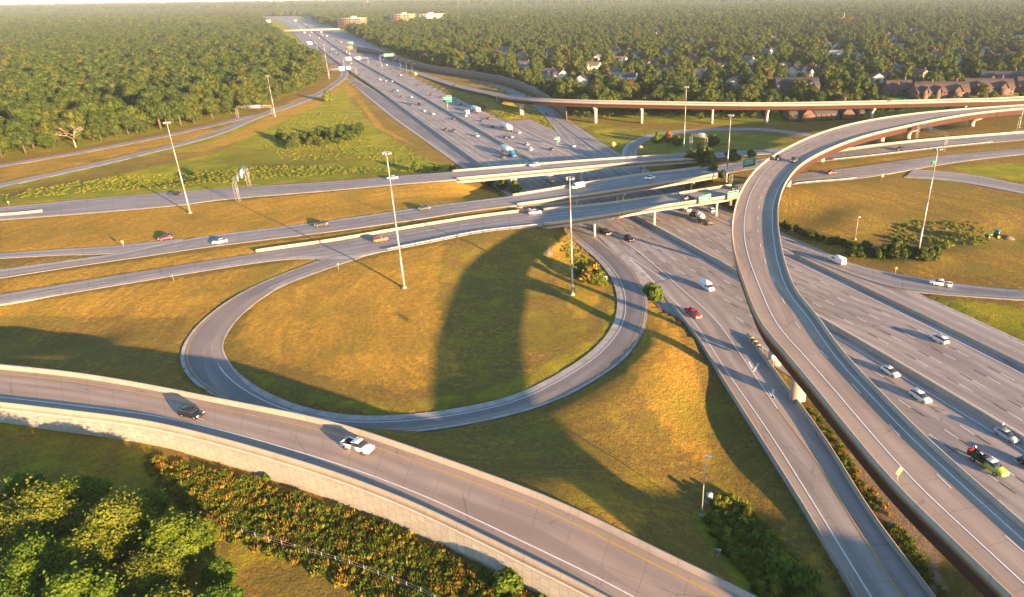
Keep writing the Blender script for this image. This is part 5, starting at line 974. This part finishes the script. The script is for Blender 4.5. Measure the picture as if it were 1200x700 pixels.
# ------------------------------------------------------------------ trees
def crown_mesh(name, r, h, z0, nl, leaf, nleaf, m, seed, core=True, asp=1.0, jag=.35, lo=.30, hi=.50, jit=.34):
    g = np.random.default_rng(seed); V = []; F = []; base = 0; b = MB()
    cen = []; 
    for i in range(nl):
        a = g.uniform(0, 2 * math.pi); t = g.uniform(0, 1); zc = z0 + h * (.18 + .68 * t); prof = math.sin(math.pi * (.16 + .74 * t)) ** .8
        rr = r * prof * math.sqrt(g.uniform(.12, 1)) * .72; lr = r * g.uniform(lo, hi) * (1 - .25 * t); cen.append((rr * math.cos(a), rr * math.sin(a), zc, lr))
    cen.append((0, 0, z0 + h * .5, r * .5)); cen.append((g.uniform(-.2, .2) * r, g.uniform(-.2, .2) * r, z0 + h * .84, r * .33))
    cen = np.array(cen)
    if core:
        ph = (1 + 5 ** .5) / 2; iv = np.array([(-1, ph, 0), (1, ph, 0), (-1, -ph, 0), (1, -ph, 0), (0, -1, ph), (0, 1, ph), (0, -1, -ph), (0, 1, -ph), (ph, 0, -1), (ph, 0, 1), (-ph, 0, -1), (-ph, 0, 1)]) / math.sqrt(1 + ph * ph)
        fi = [(0, 11, 5), (0, 5, 1), (0, 1, 7), (0, 7, 10), (0, 10, 11), (1, 5, 9), (5, 11, 4), (11, 10, 2), (10, 7, 6), (7, 1, 8), (3, 9, 4), (3, 4, 2), (3, 2, 6), (3, 6, 8), (3, 8, 9), (4, 9, 5), (2, 4, 11), (6, 2, 10), (8, 6, 7), (9, 8, 1)]
        for c in cen: b.add(iv * c[3] * .78 * g.uniform(.85, 1.1, (12, 1)) * [1, 1, .8] + c[:3], fi)
    k = g.integers(0, len(cen), nleaf) ; w = cen[:, 3] ** 2; k = g.choice(len(cen), nleaf, p=w / w.sum())
    d = g.normal(size=(nleaf, 3)); d /= np.linalg.norm(d, axis=1)[:, None]; d[:, 2] = np.where(g.random(nleaf) < .35, np.abs(d[:, 2]), d[:, 2])
    rad = cen[k, 3:4] * (1 + g.normal(0, .13, (nleaf, 1)) + (g.random((nleaf, 1)) < .08) * jag * g.random((nleaf, 1)))
    pos = cen[k, :3] + d * rad * [1, 1, .85]; nrm = d + g.normal(0, jit, (nleaf, 3)); nrm /= np.linalg.norm(nrm, axis=1)[:, None]
    t1 = np.cross(nrm, g.normal(size=(nleaf, 3))); t1 /= np.linalg.norm(t1, axis=1)[:, None]; t2 = np.cross(nrm, t1); s = leaf * g.uniform(.55, 1.25, (nleaf, 1))
    Q4 = np.stack([pos - t1 * s, pos - t2 * s * .62, pos + t1 * s, pos + t2 * s * .62], 1).reshape(-1, 3)
    b.add(Q4, np.arange(nleaf * 4).reshape(-1, 4).tolist()); return b.mesh(name, m)
def trunk_mesh(name, h, r, seed, m=None, limbs=5):
    g = np.random.default_rng(seed); b = MB(); b.tube((0, 0, -.5), (0, 0, h * .45), r, r * .7); top = np.array([g.uniform(-.3, .3), g.uniform(-.3, .3), h * .8]); b.tube((0, 0, h * .45), top, r * .7, r * .3)
    for i in range(limbs):
        a = 2 * math.pi * i / limbs + g.uniform(-.4, .4); z_ = h * g.uniform(.32, .6); ln = h * g.uniform(.25, .4); b.tube((0, 0, z_), (math.cos(a) * ln, math.sin(a) * ln, z_ + ln * g.uniform(.5, 1)), r * .35, r * .12, n=5)
    return b.mesh(name, m or M_bark)
TV = [(crown_mesh('crown', r_, h_, z_, nl + 6, .48, 2600, M_leaf, 10 + i), trunk_mesh('trunk', h_ * .9, .32, 20 + i)) for i, (r_, h_, z_, nl) in enumerate([(5.4, 11, 1, 16), (4.4, 12.5, .8, 15), (6, 10.5, 1, 20), (4.8, 9.5, .6, 14), (3.8, 9.6, .3, 12), (5.5, 12.5, 1.2, 20)])]
def tree_obj(x, y, var, sc, rz, label, group, name='broadleaf_tree', cat='tree', sink=0.0):
    o = empty(name, (x, y, zat(x, y) - sink), rz); o.scale = (sc * random.uniform(.9, 1.1),) * 2 + (sc,)
    for nm, me in (('trunk', TV[var][1]), ('crown', TV[var][0])): q = bpy.data.objects.new(nm, me); C.objects.link(q); q.parent = o
    return tag(o, label, cat, group)
pts = []
def scatter(y0, y1, sp, smin, smax):
    xs = np.arange(-1.05 * y1 - 40, .85 * y1 + 60, sp); ys = np.arange(y0, y1, sp); X, Y = np.meshgrid(xs, ys); X = X.ravel() + rng.uniform(-.42, .42, X.size) * sp; Y = Y.ravel() + rng.uniform(-.42, .42, Y.size) * sp
    px, py = proj(X, Y, -3.6); lw = inpoly(px, py, LEFTWOOD); rw = inpoly(px, py, RIGHTWOOD) | ((Y > 1500) & (px > 380) & (px < 1290)); lw |= (Y > 1500) & (px > -80) & (px < 300); lw |= (Y > 3450) & (px < 420); ok = (lw | rw) & (px > -90) & (px < 1290)
    mxc = np.interp(Y, MC[:, 1], MC[:, 0]); dm = X - mxc; ok &= ~((dm > -58) & (dm < (72 if True else 0)) & (Y > 800) & (Y < 2300)); ok &= ~((dm > -46) & (dm < 50) & (Y >= 2300) & (Y < 3450))
    for (a, b_, r_) in KEEP:
        ok &= ((X - a) ** 2 + (Y - b_) ** 2 > r_ ** 2)
    ok &= np.where(rw & (Y < 1500), rng.random(X.size) < .86, True)
    lowf = np.where(rw & (Y < 1500), .84, 1.0)
    GA = (ROADS['rear_flyover_road']['L'] + ROADS['rear_flyover_road']['R']) / 2; GA = GA[np.argsort(GA[:, 0])]; ok &= ~((X > -60) & (X < 320) & (Y < np.interp(X, GA[:, 0], GA[:, 1]) + 13))
    for (a, b_, r_) in KEEP:      # front gardens: no tall trees just before a house
        D = math.hypot(a, b_); ux, uy = a / D, b_ / D; fr = (a - X) * ux + (b_ - Y) * uy; lt = np.abs((X - a) * uy - (Y - b_) * ux)
        ok &= ~((fr > 0) & (fr < (48 if r_ > 8 else 10)) & (lt < r_ * .85)); lowf = np.where((fr >= 50) & (fr < 120) & (lt < r_ * .9), .5, lowf)
    X, Y, lw, lowf = X[ok], Y[ok], lw[ok], lowf[ok]; s = rng.uniform(smin, smax, len(X)) * lowf; return np.column_stack([X, Y, s, lw])
T0 = scatter(250, 1000, 9.4, .6, 1.95); T1 = scatter(1000, 2000, 12, .85, 1.9); T2 = scatter(2000, 4500, 17, 1.1, 1.9); T3 = scatter(4500, 9000, 42, 2.0, 3.6)
dd = np.hypot(T0[:, 0], T0[:, 1]); px, py = proj(T0[:, 0], T0[:, 1], 0); inside = (px > -15) & (px < 1215) & (py > 40)
# the front rows show largest: those nearest the open ground
order = np.argsort(np.where(inside, dd, 1e9)); L0 = [i for i in order if T0[i, 3] > .5][:150]; R0 = [i for i in order if T0[i, 3] < .5][:150]; take = L0 + R0
BIN = [('dark green', 0), ('mid green', .5), ('yellow-green', 1)]
for i in take:
    x, y, s, lw = T0[i]; v = random.randrange(len(TV))
    if lw > .5: tree_obj(x, y, v, s * 1.0, random.uniform(0, 6.28), 'leafy green tree in the front rows of the wood left of the freeway', 'trees at the edge of the left wood')
    else: tree_obj(x, y, v, s, random.uniform(0, 6.28), 'leafy green tree in the front rows behind the noise wall and rear flyover', 'trees at the front of the suburb')
rest = np.array([i for i in range(len(T0)) if i not in set(take)]); STUFF = np.vstack([T0[rest], T1])
print('trees', len(T0), len(T1), len(T2), len(T3))
def lib(names_meshes):
    col = bpy.data.collections.new('plant_library')
    for nm, me in names_meshes: q = bpy.data.objects.new(nm, me); col.objects.link(q)
    return col
def gn_scatter(name, P4, col, label, cat, zs=None, tilt=.08):
    zz = terrain(P4[:, 0], P4[:, 1]) if zs is None else zs; me = bpy.data.meshes.new(name); me.vertices.add(len(P4)); me.vertices.foreach_set('co', np.column_stack([P4[:, 0], P4[:, 1], zz - .1]).ravel())
    a = me.attributes.new('size', 'FLOAT', 'POINT'); a.data.foreach_set('value', P4[:, 2].astype(np.float32)); o = bpy.data.objects.new(name, me); C.objects.link(o)
    ng = bpy.data.node_groups.new(name, 'GeometryNodeTree'); ng.interface.new_socket('Geometry', in_out='INPUT', socket_type='NodeSocketGeometry'); ng.interface.new_socket('Geometry', in_out='OUTPUT', socket_type='NodeSocketGeometry')
    N = ng.nodes; gi = N.new('NodeGroupInput'); go = N.new('NodeGroupOutput'); ip = N.new('GeometryNodeInstanceOnPoints'); ci = N.new('GeometryNodeCollectionInfo'); ci.inputs[0].default_value = col; ci.inputs[1].default_value = True; ci.inputs[2].default_value = True
    rr = N.new('FunctionNodeRandomValue'); rr.data_type = 'FLOAT_VECTOR'; rr.inputs[0].default_value = (-tilt, -tilt, 0); rr.inputs[1].default_value = (tilt, tilt, 6.283)
    na = N.new('GeometryNodeInputNamedAttribute'); na.data_type = 'FLOAT'; na.inputs[0].default_value = 'size'
    ng.links.new(gi.outputs[0], ip.inputs['Points']); ng.links.new(ci.outputs[0], ip.inputs['Instance']); ip.inputs['Pick Instance'].default_value = True
    ng.links.new(rr.outputs[0], ip.inputs['Rotation']); ng.links.new(na.outputs[0], ip.inputs['Scale']); ng.links.new(ip.outputs[0], go.inputs[0])
    md = o.modifiers.new('scatter', 'NODES'); md.node_group = ng; return tag(o, label, cat, kind='stuff')
mid = lib([('tree_%d' % i, crown_mesh('woodland_crown', r_, h_, .4, 15, .62, 900, M_leaf, 40 + i)) for i, (r_, h_) in enumerate([(5.6, 12), (5, 13), (6.3, 11.5), (5, 10), (4.4, 11), (5.8, 13.5)])])
farl = lib([('tree_%d' % i, crown_mesh('far_crown', r_, h_, .3, 9, 1.5, 150, M_leaf, 60 + i)) for i, (r_, h_) in enumerate([(6, 12), (6.5, 13), (7.2, 11.5), (5.6, 10)])])
for nm, T, lb in (('left_woodland', STUFF[STUFF[:, 3] > .5], 'dense green wood behind its front trees, left of the freeway'), ('suburb_woodland', STUFF[STUFF[:, 3] < .5], 'mass of suburban trees behind the front rows, right of the freeway')): gn_scatter(nm, T, mid, lb, 'woodland', zs=np.full(len(T), -3.7))
gn_scatter('distant_woodland', np.vstack([T2, T3]), farl, 'hazy distant woods reaching to the horizon', 'woodland', zs=np.full(len(T2) + len(T3), -3.7))

# mid-field shrubs and small trees as things
def bush(px, py, sc, label, group=None, m=M_leaf, var=None, name='bush', z=None):
    p = gp(px, py) if z is None else P(px, py, z); v = random.randrange(3) if var is None else var
    if ('b', m.name) not in TVB: TVB[('b', m.name)] = [crown_mesh('foliage', 2.4, 3.4, 0, 10, .34, 1100, m, 80 + i) for i in range(3)]
    o = empty(name, p, random.uniform(0, 6)); o.scale = (sc, sc, sc * random.uniform(.8, 1.15)); q = bpy.data.objects.new('foliage', TVB[('b', m.name)][v]); C.objects.link(q); q.parent = o
    if 'st' not in TVB: TVB['st'] = trunk_mesh('stems', 2.6, .1, 3, limbs=4)
    q = bpy.data.objects.new('stems', TVB['st']); C.objects.link(q); q.parent = o; return tag(o, label, 'bush' if name == 'bush' else 'tree', group)
TVB = {}
for i in range(26):    # thicket in the left field
    t = i / 25; x = 332 + 88 * t + random.uniform(-6, 6); y = 166 - 6 * t + random.uniform(-9, 9); bush(x, y, random.uniform(.9, 1.7), 'green shrub in the thicket in the left field beyond the upper cross road', 'thicket in the left field', name='bush')
for x, y, s, lb in ((489, 201, 1.6, 'bright yellow-green young tree beside the upper cross road'), (512, 200, .9, 'low shrub right of the yellow-green tree'), (530, 199, 1.0, 'low shrub by the left end of the farthest overpass'), (384, 119, 2.6, 'lone dark tree where the entrance ramp climbs')): bush(x, y, s, lb, m=M_weedg)
for i in range(30):
    t = i / 29; x = 912 + 185 * t + random.uniform(-2, 2); y = (292 - 0 * t if t > .45 else 262 + 66 * t) + random.uniform(-2, 6) + (10 * t if t > .45 else 0)
    bush(x, y, random.uniform(.55, 1.15) * (1.25 if t > .45 else .8), 'dark green bush in the row between the right field and side road', 'bush row in the right field')
for x, y, s, m_, lb in ((820, 190, 2.6, M_leaf, 'large dark bush between the farthest and middle overpasses'), (832, 191, 1.7, M_weedg, 'yellow-green bush right of the dark one between overpasses'), (806, 192, 1.6, M_leaf, 'low bush at the overpass end between two decks'), (858, 189, 1.9, M_leaf, 'rounded bush behind the mast between the overpasses'), (880, 186, 1.2, M_weedg, 'small bush near the flyover between cross roads'), (834, 212, 2.1, M_weedg, 'bright rounded bush between the middle and near overpasses'), (846, 212, 1.2, M_leaf, 'darker bush beside the bright one between overpasses'),
                        (692, 328, 2.0, M_weed, 'russet shrub at the foot of the mast right of the loop'), (683, 325, 1.6, M_weedg, 'green shrub left of the russet one by the loop mast'), (700, 333, 1.3, M_weedg, 'yellow-green shrub beside the two-post sign'), (764, 346, 1.3, M_weedg, 'yellow-green weeds at the tip of the grass wedge'), (770, 352, 1.0, M_weedg, 'small clump in the grass wedge'), (673, 344, .5, M_weedg, 'tiny bush at the base of the loop mast'),
                        (573, 216, 1.6, M_weedg, 'green shrub under the left end of the farthest overpass'), (590, 222, 1.3, M_leaf, 'dark shrub beside the freeway under the overpass end'), (604, 226, 1.5, M_weed, 'russet shrub next to the overpass column'), (560, 211, 1.2, M_leaf, 'small shrub at the embankment corner'), 
                        (770, 168, 1.6, M_weedg, 'slender shrub inside the rear loop, left'), (783, 166, 1.6, M_weed, 'yellow shrub inside the rear loop'), (795, 170, 1.5, M_leaf, 'green shrub inside the rear loop beside the mast'), (835, 171, 2.1, M_leaf, 'dark round shrub right of the rear lattice frame'), (1106, 291, .8, M_weedg, 'low brush near the tractor'), (608, 676, .0, M_weedg, '')):
    if s > 0: bush(x, y, s, lb, m=m_)
for x, y, s, lb in ((598, 693, 1.15, 'bright green sapling against the retaining wall'), (311, 563, .45, 'small shrub sprouting at the retaining wall foot'), (896, 645, .9, 'upright bright sapling in the near wedge of grass'), (858, 590, .55, 'small shrub behind the cabinet'), (912, 690, 1.5, 'large bright bush at the bottom right of the near grass wedge'), (885, 668, 1.1, 'bright bush above the largest one in the near wedge'), (936, 702, 1.4, 'bright bush at the bottom frame edge by the exit ramp'), (870, 622, .8, 'bush right of the light pole'), (850, 612, .6, 'low green brush beside the light pole'), (880, 640, .8, 'brush between light pole and sapling')): bush(x, y, s, lb, m=M_weedg)
# dead tree at the wood edge
p = gp(89, 173); b = MB(); g = np.random.default_rng(5)
def limb(a, d, r_, ln, n):
    e = a + d * ln; b.tube(a, e, r_, r_ * .6, n=5)
    if n > 0:
        for _ in range(3): d2 = d + g.normal(0, .55, 3); d2[2] = abs(d2[2]) * .8 + .1; d2 /= np.linalg.norm(d2); limb(e, d2, r_ * .58, ln * .72, n - 1)
limb(np.array([0, 0, -.3]), np.array([0, 0, 1.]), .55, 5, 4); tag(b.build('dead_tree', M_dead, loc=tuple(p)), 'bare dead tree with pale branches in front of the left wood', 'tree')
# foreground trees, bottom left
FG = [(crown_mesh('crown', r_, h_, 1.2, nl * 2, .25, 26000, M_leaf_fg, 200 + i, jag=1.1, lo=.13, hi=.27, jit=.55), trunk_mesh('trunk', h_, .35, 210 + i, limbs=7)) for i, (r_, h_, nl) in enumerate([(6.4, 9.5, 44), (5.4, 8.8, 36), (7.0, 9, 50)])]
for x, y, v, s, lb in ((62, 640, 2, 1.0, 'large bright foreground tree at bottom left, second from the frame edge'), (-30, 650, 0, 1.05, 'foreground tree cut by the left frame edge'), (150, 652, 0, 1.0, 'foreground tree in the middle of the bottom left group'), (10, 745, 2, .9, 'foreground tree in the bottom left corner'), (110, 750, 1, 1.1, 'foreground tree at the bottom edge left of centre of the group'), (218, 672, 1, 1.0, 'rightmost full tree of the bottom left group'), (200, 760, 2, .85, 'foreground tree at the bottom edge, right side of the group'), (262, 735, 1, .72, 'smaller tree at the right end of the bottom left group'), (-80, 610, 2, .8, 'tree behind the others at the left frame edge'), (-90, 735, 0, .9, 'tree outside the left bottom corner'), (40, 600, 1, .75, 'small tree at the back of the bottom left group'), (180, 610, 1, .62, 'low tree at the back right of the bottom left group'), (108, 605, 1, .8, 'tree top between the two largest at the back of the group'), (190, 705, 0, .8, 'tree in the lower middle of the bottom left group'), (60, 700, 0, .9, 'tree low in the bottom left group near the corner'), (245, 640, 1, .5, 'smallest bright tree at the right of the group'), (262, 690, 1, .55, 'small tree low on the right side of the bottom left group'), (105, 690, 1, .9, 'foreground tree between the large tree and the bottom edge')):
    p = gp(x, y); o = empty('broadleaf_tree', p - np.array([0, 0, .4]), random.uniform(0, 6)); o.scale = (s,) * 3
    for nm, me in (('trunk', FG[v][1]), ('crown', FG[v][0])): q = bpy.data.objects.new(nm, me); C.objects.link(q); q.parent = o
    tag(o, lb, 'tree', 'foreground trees at the bottom left')
# weeds and rough grass nobody could count
def tuft_mesh(name, m, n, w, h, seed, spread=.5):
    g = np.random.default_rng(seed); a = g.uniform(0, 6.283, n); r_ = spread * np.sqrt(g.random(n)); base = np.column_stack([r_ * np.cos(a), r_ * np.sin(a), np.zeros(n)]); t = g.uniform(0, 6.283, n); dv = np.column_stack([np.cos(t), np.sin(t), np.zeros(n)]) * w * .5
    lean = np.column_stack([g.normal(0, .25, n), g.normal(0, .25, n), g.uniform(.5, 1, n)]) * h; mid_ = base + lean * .5; V_ = np.stack([base - dv, base + dv, mid_ + dv * 1.4, base + lean, mid_ - dv * 1.4], 1).reshape(-1, 3)
    return MB().add(V_, np.arange(n * 5).reshape(-1, 5).tolist()).mesh(name, m)
wl_ = lib([('w%d' % i, tuft_mesh('weed_clump', M_weed if i % 2 else M_weedg, 60, .16, 1.0, 300 + i, .6)) for i in range(6)] + [('w9', crown_mesh('low_weed', .7, .9, -.1, 5, .14, 260, M_weed, 330)), ('w8', crown_mesh('low_weed', .8, 1.0, -.1, 5, .14, 260, M_weedg, 331))])
def fill(poly, sp, smin, smax, zf=-1):
    q = np.array([P(a, b, zf)[:2] for a, b in poly]); x0, y0 = q.min(0); x1, y1 = q.max(0); X, Y = np.meshgrid(np.arange(x0, x1, sp), np.arange(y0, y1, sp)); X = X.ravel() + rng.uniform(-.5, .5, X.size) * sp; Y = Y.ravel() + rng.uniform(-.5, .5, Y.size) * sp
    k = inpoly(X, Y, q.tolist()); X, Y = X[k], Y[k]; cl = rng.uniform([x0, y0], [x1, y1], (max(6, int((x1 - x0) * (y1 - y0) / 45)), 2)); dn = np.full(len(X), 9e9)
    for c_ in cl: dn = np.minimum(dn, np.hypot(X - c_[0], Y - c_[1]))
    k = rng.random(len(X)) < np.clip(1.15 - dn * .16, .3, .97); X, Y = X[k], Y[k]
    ok = np.ones(len(X), bool)
    for nm in ('freeway_exit_ramp', 'walled_ramp', 'loop_ramp', 'upper_cross_road', 'entrance_ramp', 'side_exit_ramp', 'freeway', 'wallside_ramp', 'right_side_ramp', 'middle_cross_road', 'near_cross_road', 'rear_flyover_road', 'collector_road'):
        A_ = (ROADS[nm]['L'] + ROADS[nm]['R']) / 2; hw = np.linalg.norm((ROADS[nm]['R'] - ROADS[nm]['L'])[:, :2], axis=1) / 2
        D = np.hypot(X[:, None] - A_[None, :, 0], Y[:, None] - A_[None, :, 1]) - hw[None]; ok &= D.min(1) > .6
    return np.column_stack([X[ok], Y[ok], rng.uniform(smin, smax, ok.sum()), np.zeros(ok.sum())])
gn_scatter('tall_weeds', fill([(160, 522), (240, 543), (330, 574), (430, 609), (560, 665), (660, 717), (560, 745), (430, 705), (330, 655), (240, 625), (180, 570)], .55, .35, 1.25), wl_, 'russet and green tall weeds below the retaining wall', 'weeds', tilt=.2)
gn_scatter('brush_growth', fill([(825, 612), (845, 575), (880, 590), (900, 620), (930, 650), (965, 705), (960, 740), (880, 740), (870, 690), (840, 650)], .6, .6, 1.5, -4), lib([('g%d' % i, tuft_mesh('green_clump', M_weedy, 60, .16, 1.0, 350 + i, .6)) for i in range(3)] + [('g8', crown_mesh('low_brush', .9, 1.5, -.1, 6, .14, 320, M_weedy, 341))]), 'bright green brush in the near grass wedge', 'brush', tilt=.2)
gn_scatter('embankment_weeds', fill([(925, 462), (950, 475), (1000, 540), (1060, 620), (1130, 720), (1100, 720), (1000, 590), (960, 520)], .7, .4, 1.0, -4.6), wl_, 'low weeds on the strip under the curved flyover', 'weeds', tilt=.2)
gl = lib([('f%d' % i, crown_mesh('field_weed', 1.2, .75, -.25, 5, .28, 120, M_weedy, 370 + i)) for i in range(4)])
gn_scatter('field_weeds', np.vstack([fill([(0, 224), (140, 202), (330, 192), (530, 197), (400, 208), (0, 236)], 1.7, .35, .95), fill([(300, 160), (360, 125), (410, 130), (450, 180), (330, 186)], 2.4, .35, .9), fill([(430, 188), (458, 152), (500, 180), (520, 196)], 2.6, .35, .8)]), gl, 'yellow-green weeds covering the left field', 'weeds')
gn_scatter('meadow_patch', fill([(1035, 264), (1080, 256), (1150, 260), (1168, 280), (1110, 288), (1040, 276)], 1.6, .5, .9), gl, 'bright unmown green patch beside the tractor', 'grass')
gn_scatter('bank_weeds', np.vstack([fill([(560, 122), (640, 128), (655, 165), (610, 155)], 3, .6, 1.2), fill([(545, 199), (600, 204), (640, 236), (605, 232), (570, 214)], 1.6, .5, 1.1), fill([(640, 262), (665, 272), (710, 305), (712, 325), (690, 318), (655, 285)], 1.2, .4, .9)]), gl, 'rough green weeds on the banks beside the overpasses', 'weeds')
# ------------------------------------------------------------------ hazy air
HZ = MB().box((0, 10900, 35.0), (29400, 23400, 86)); hm = bpy.data.materials.new('haze_air'); hm.use_nodes = True; t = hm.node_tree; t.nodes.clear(); vo = t.nodes.new('ShaderNodeVolumePrincipled'); vo.inputs['Color'].default_value = (.70, .84, 1.0, 1); vo.inputs['Density'].default_value = .00006; vo.inputs['Anisotropy'].default_value = 0.0
ou = t.nodes.new('ShaderNodeOutputMaterial'); t.links.new(vo.outputs[0], ou.inputs['Volume']); hz = HZ.build('haze', hm); tag(hz, 'thin warm haze over the distance', 'haze', kind='stuff')
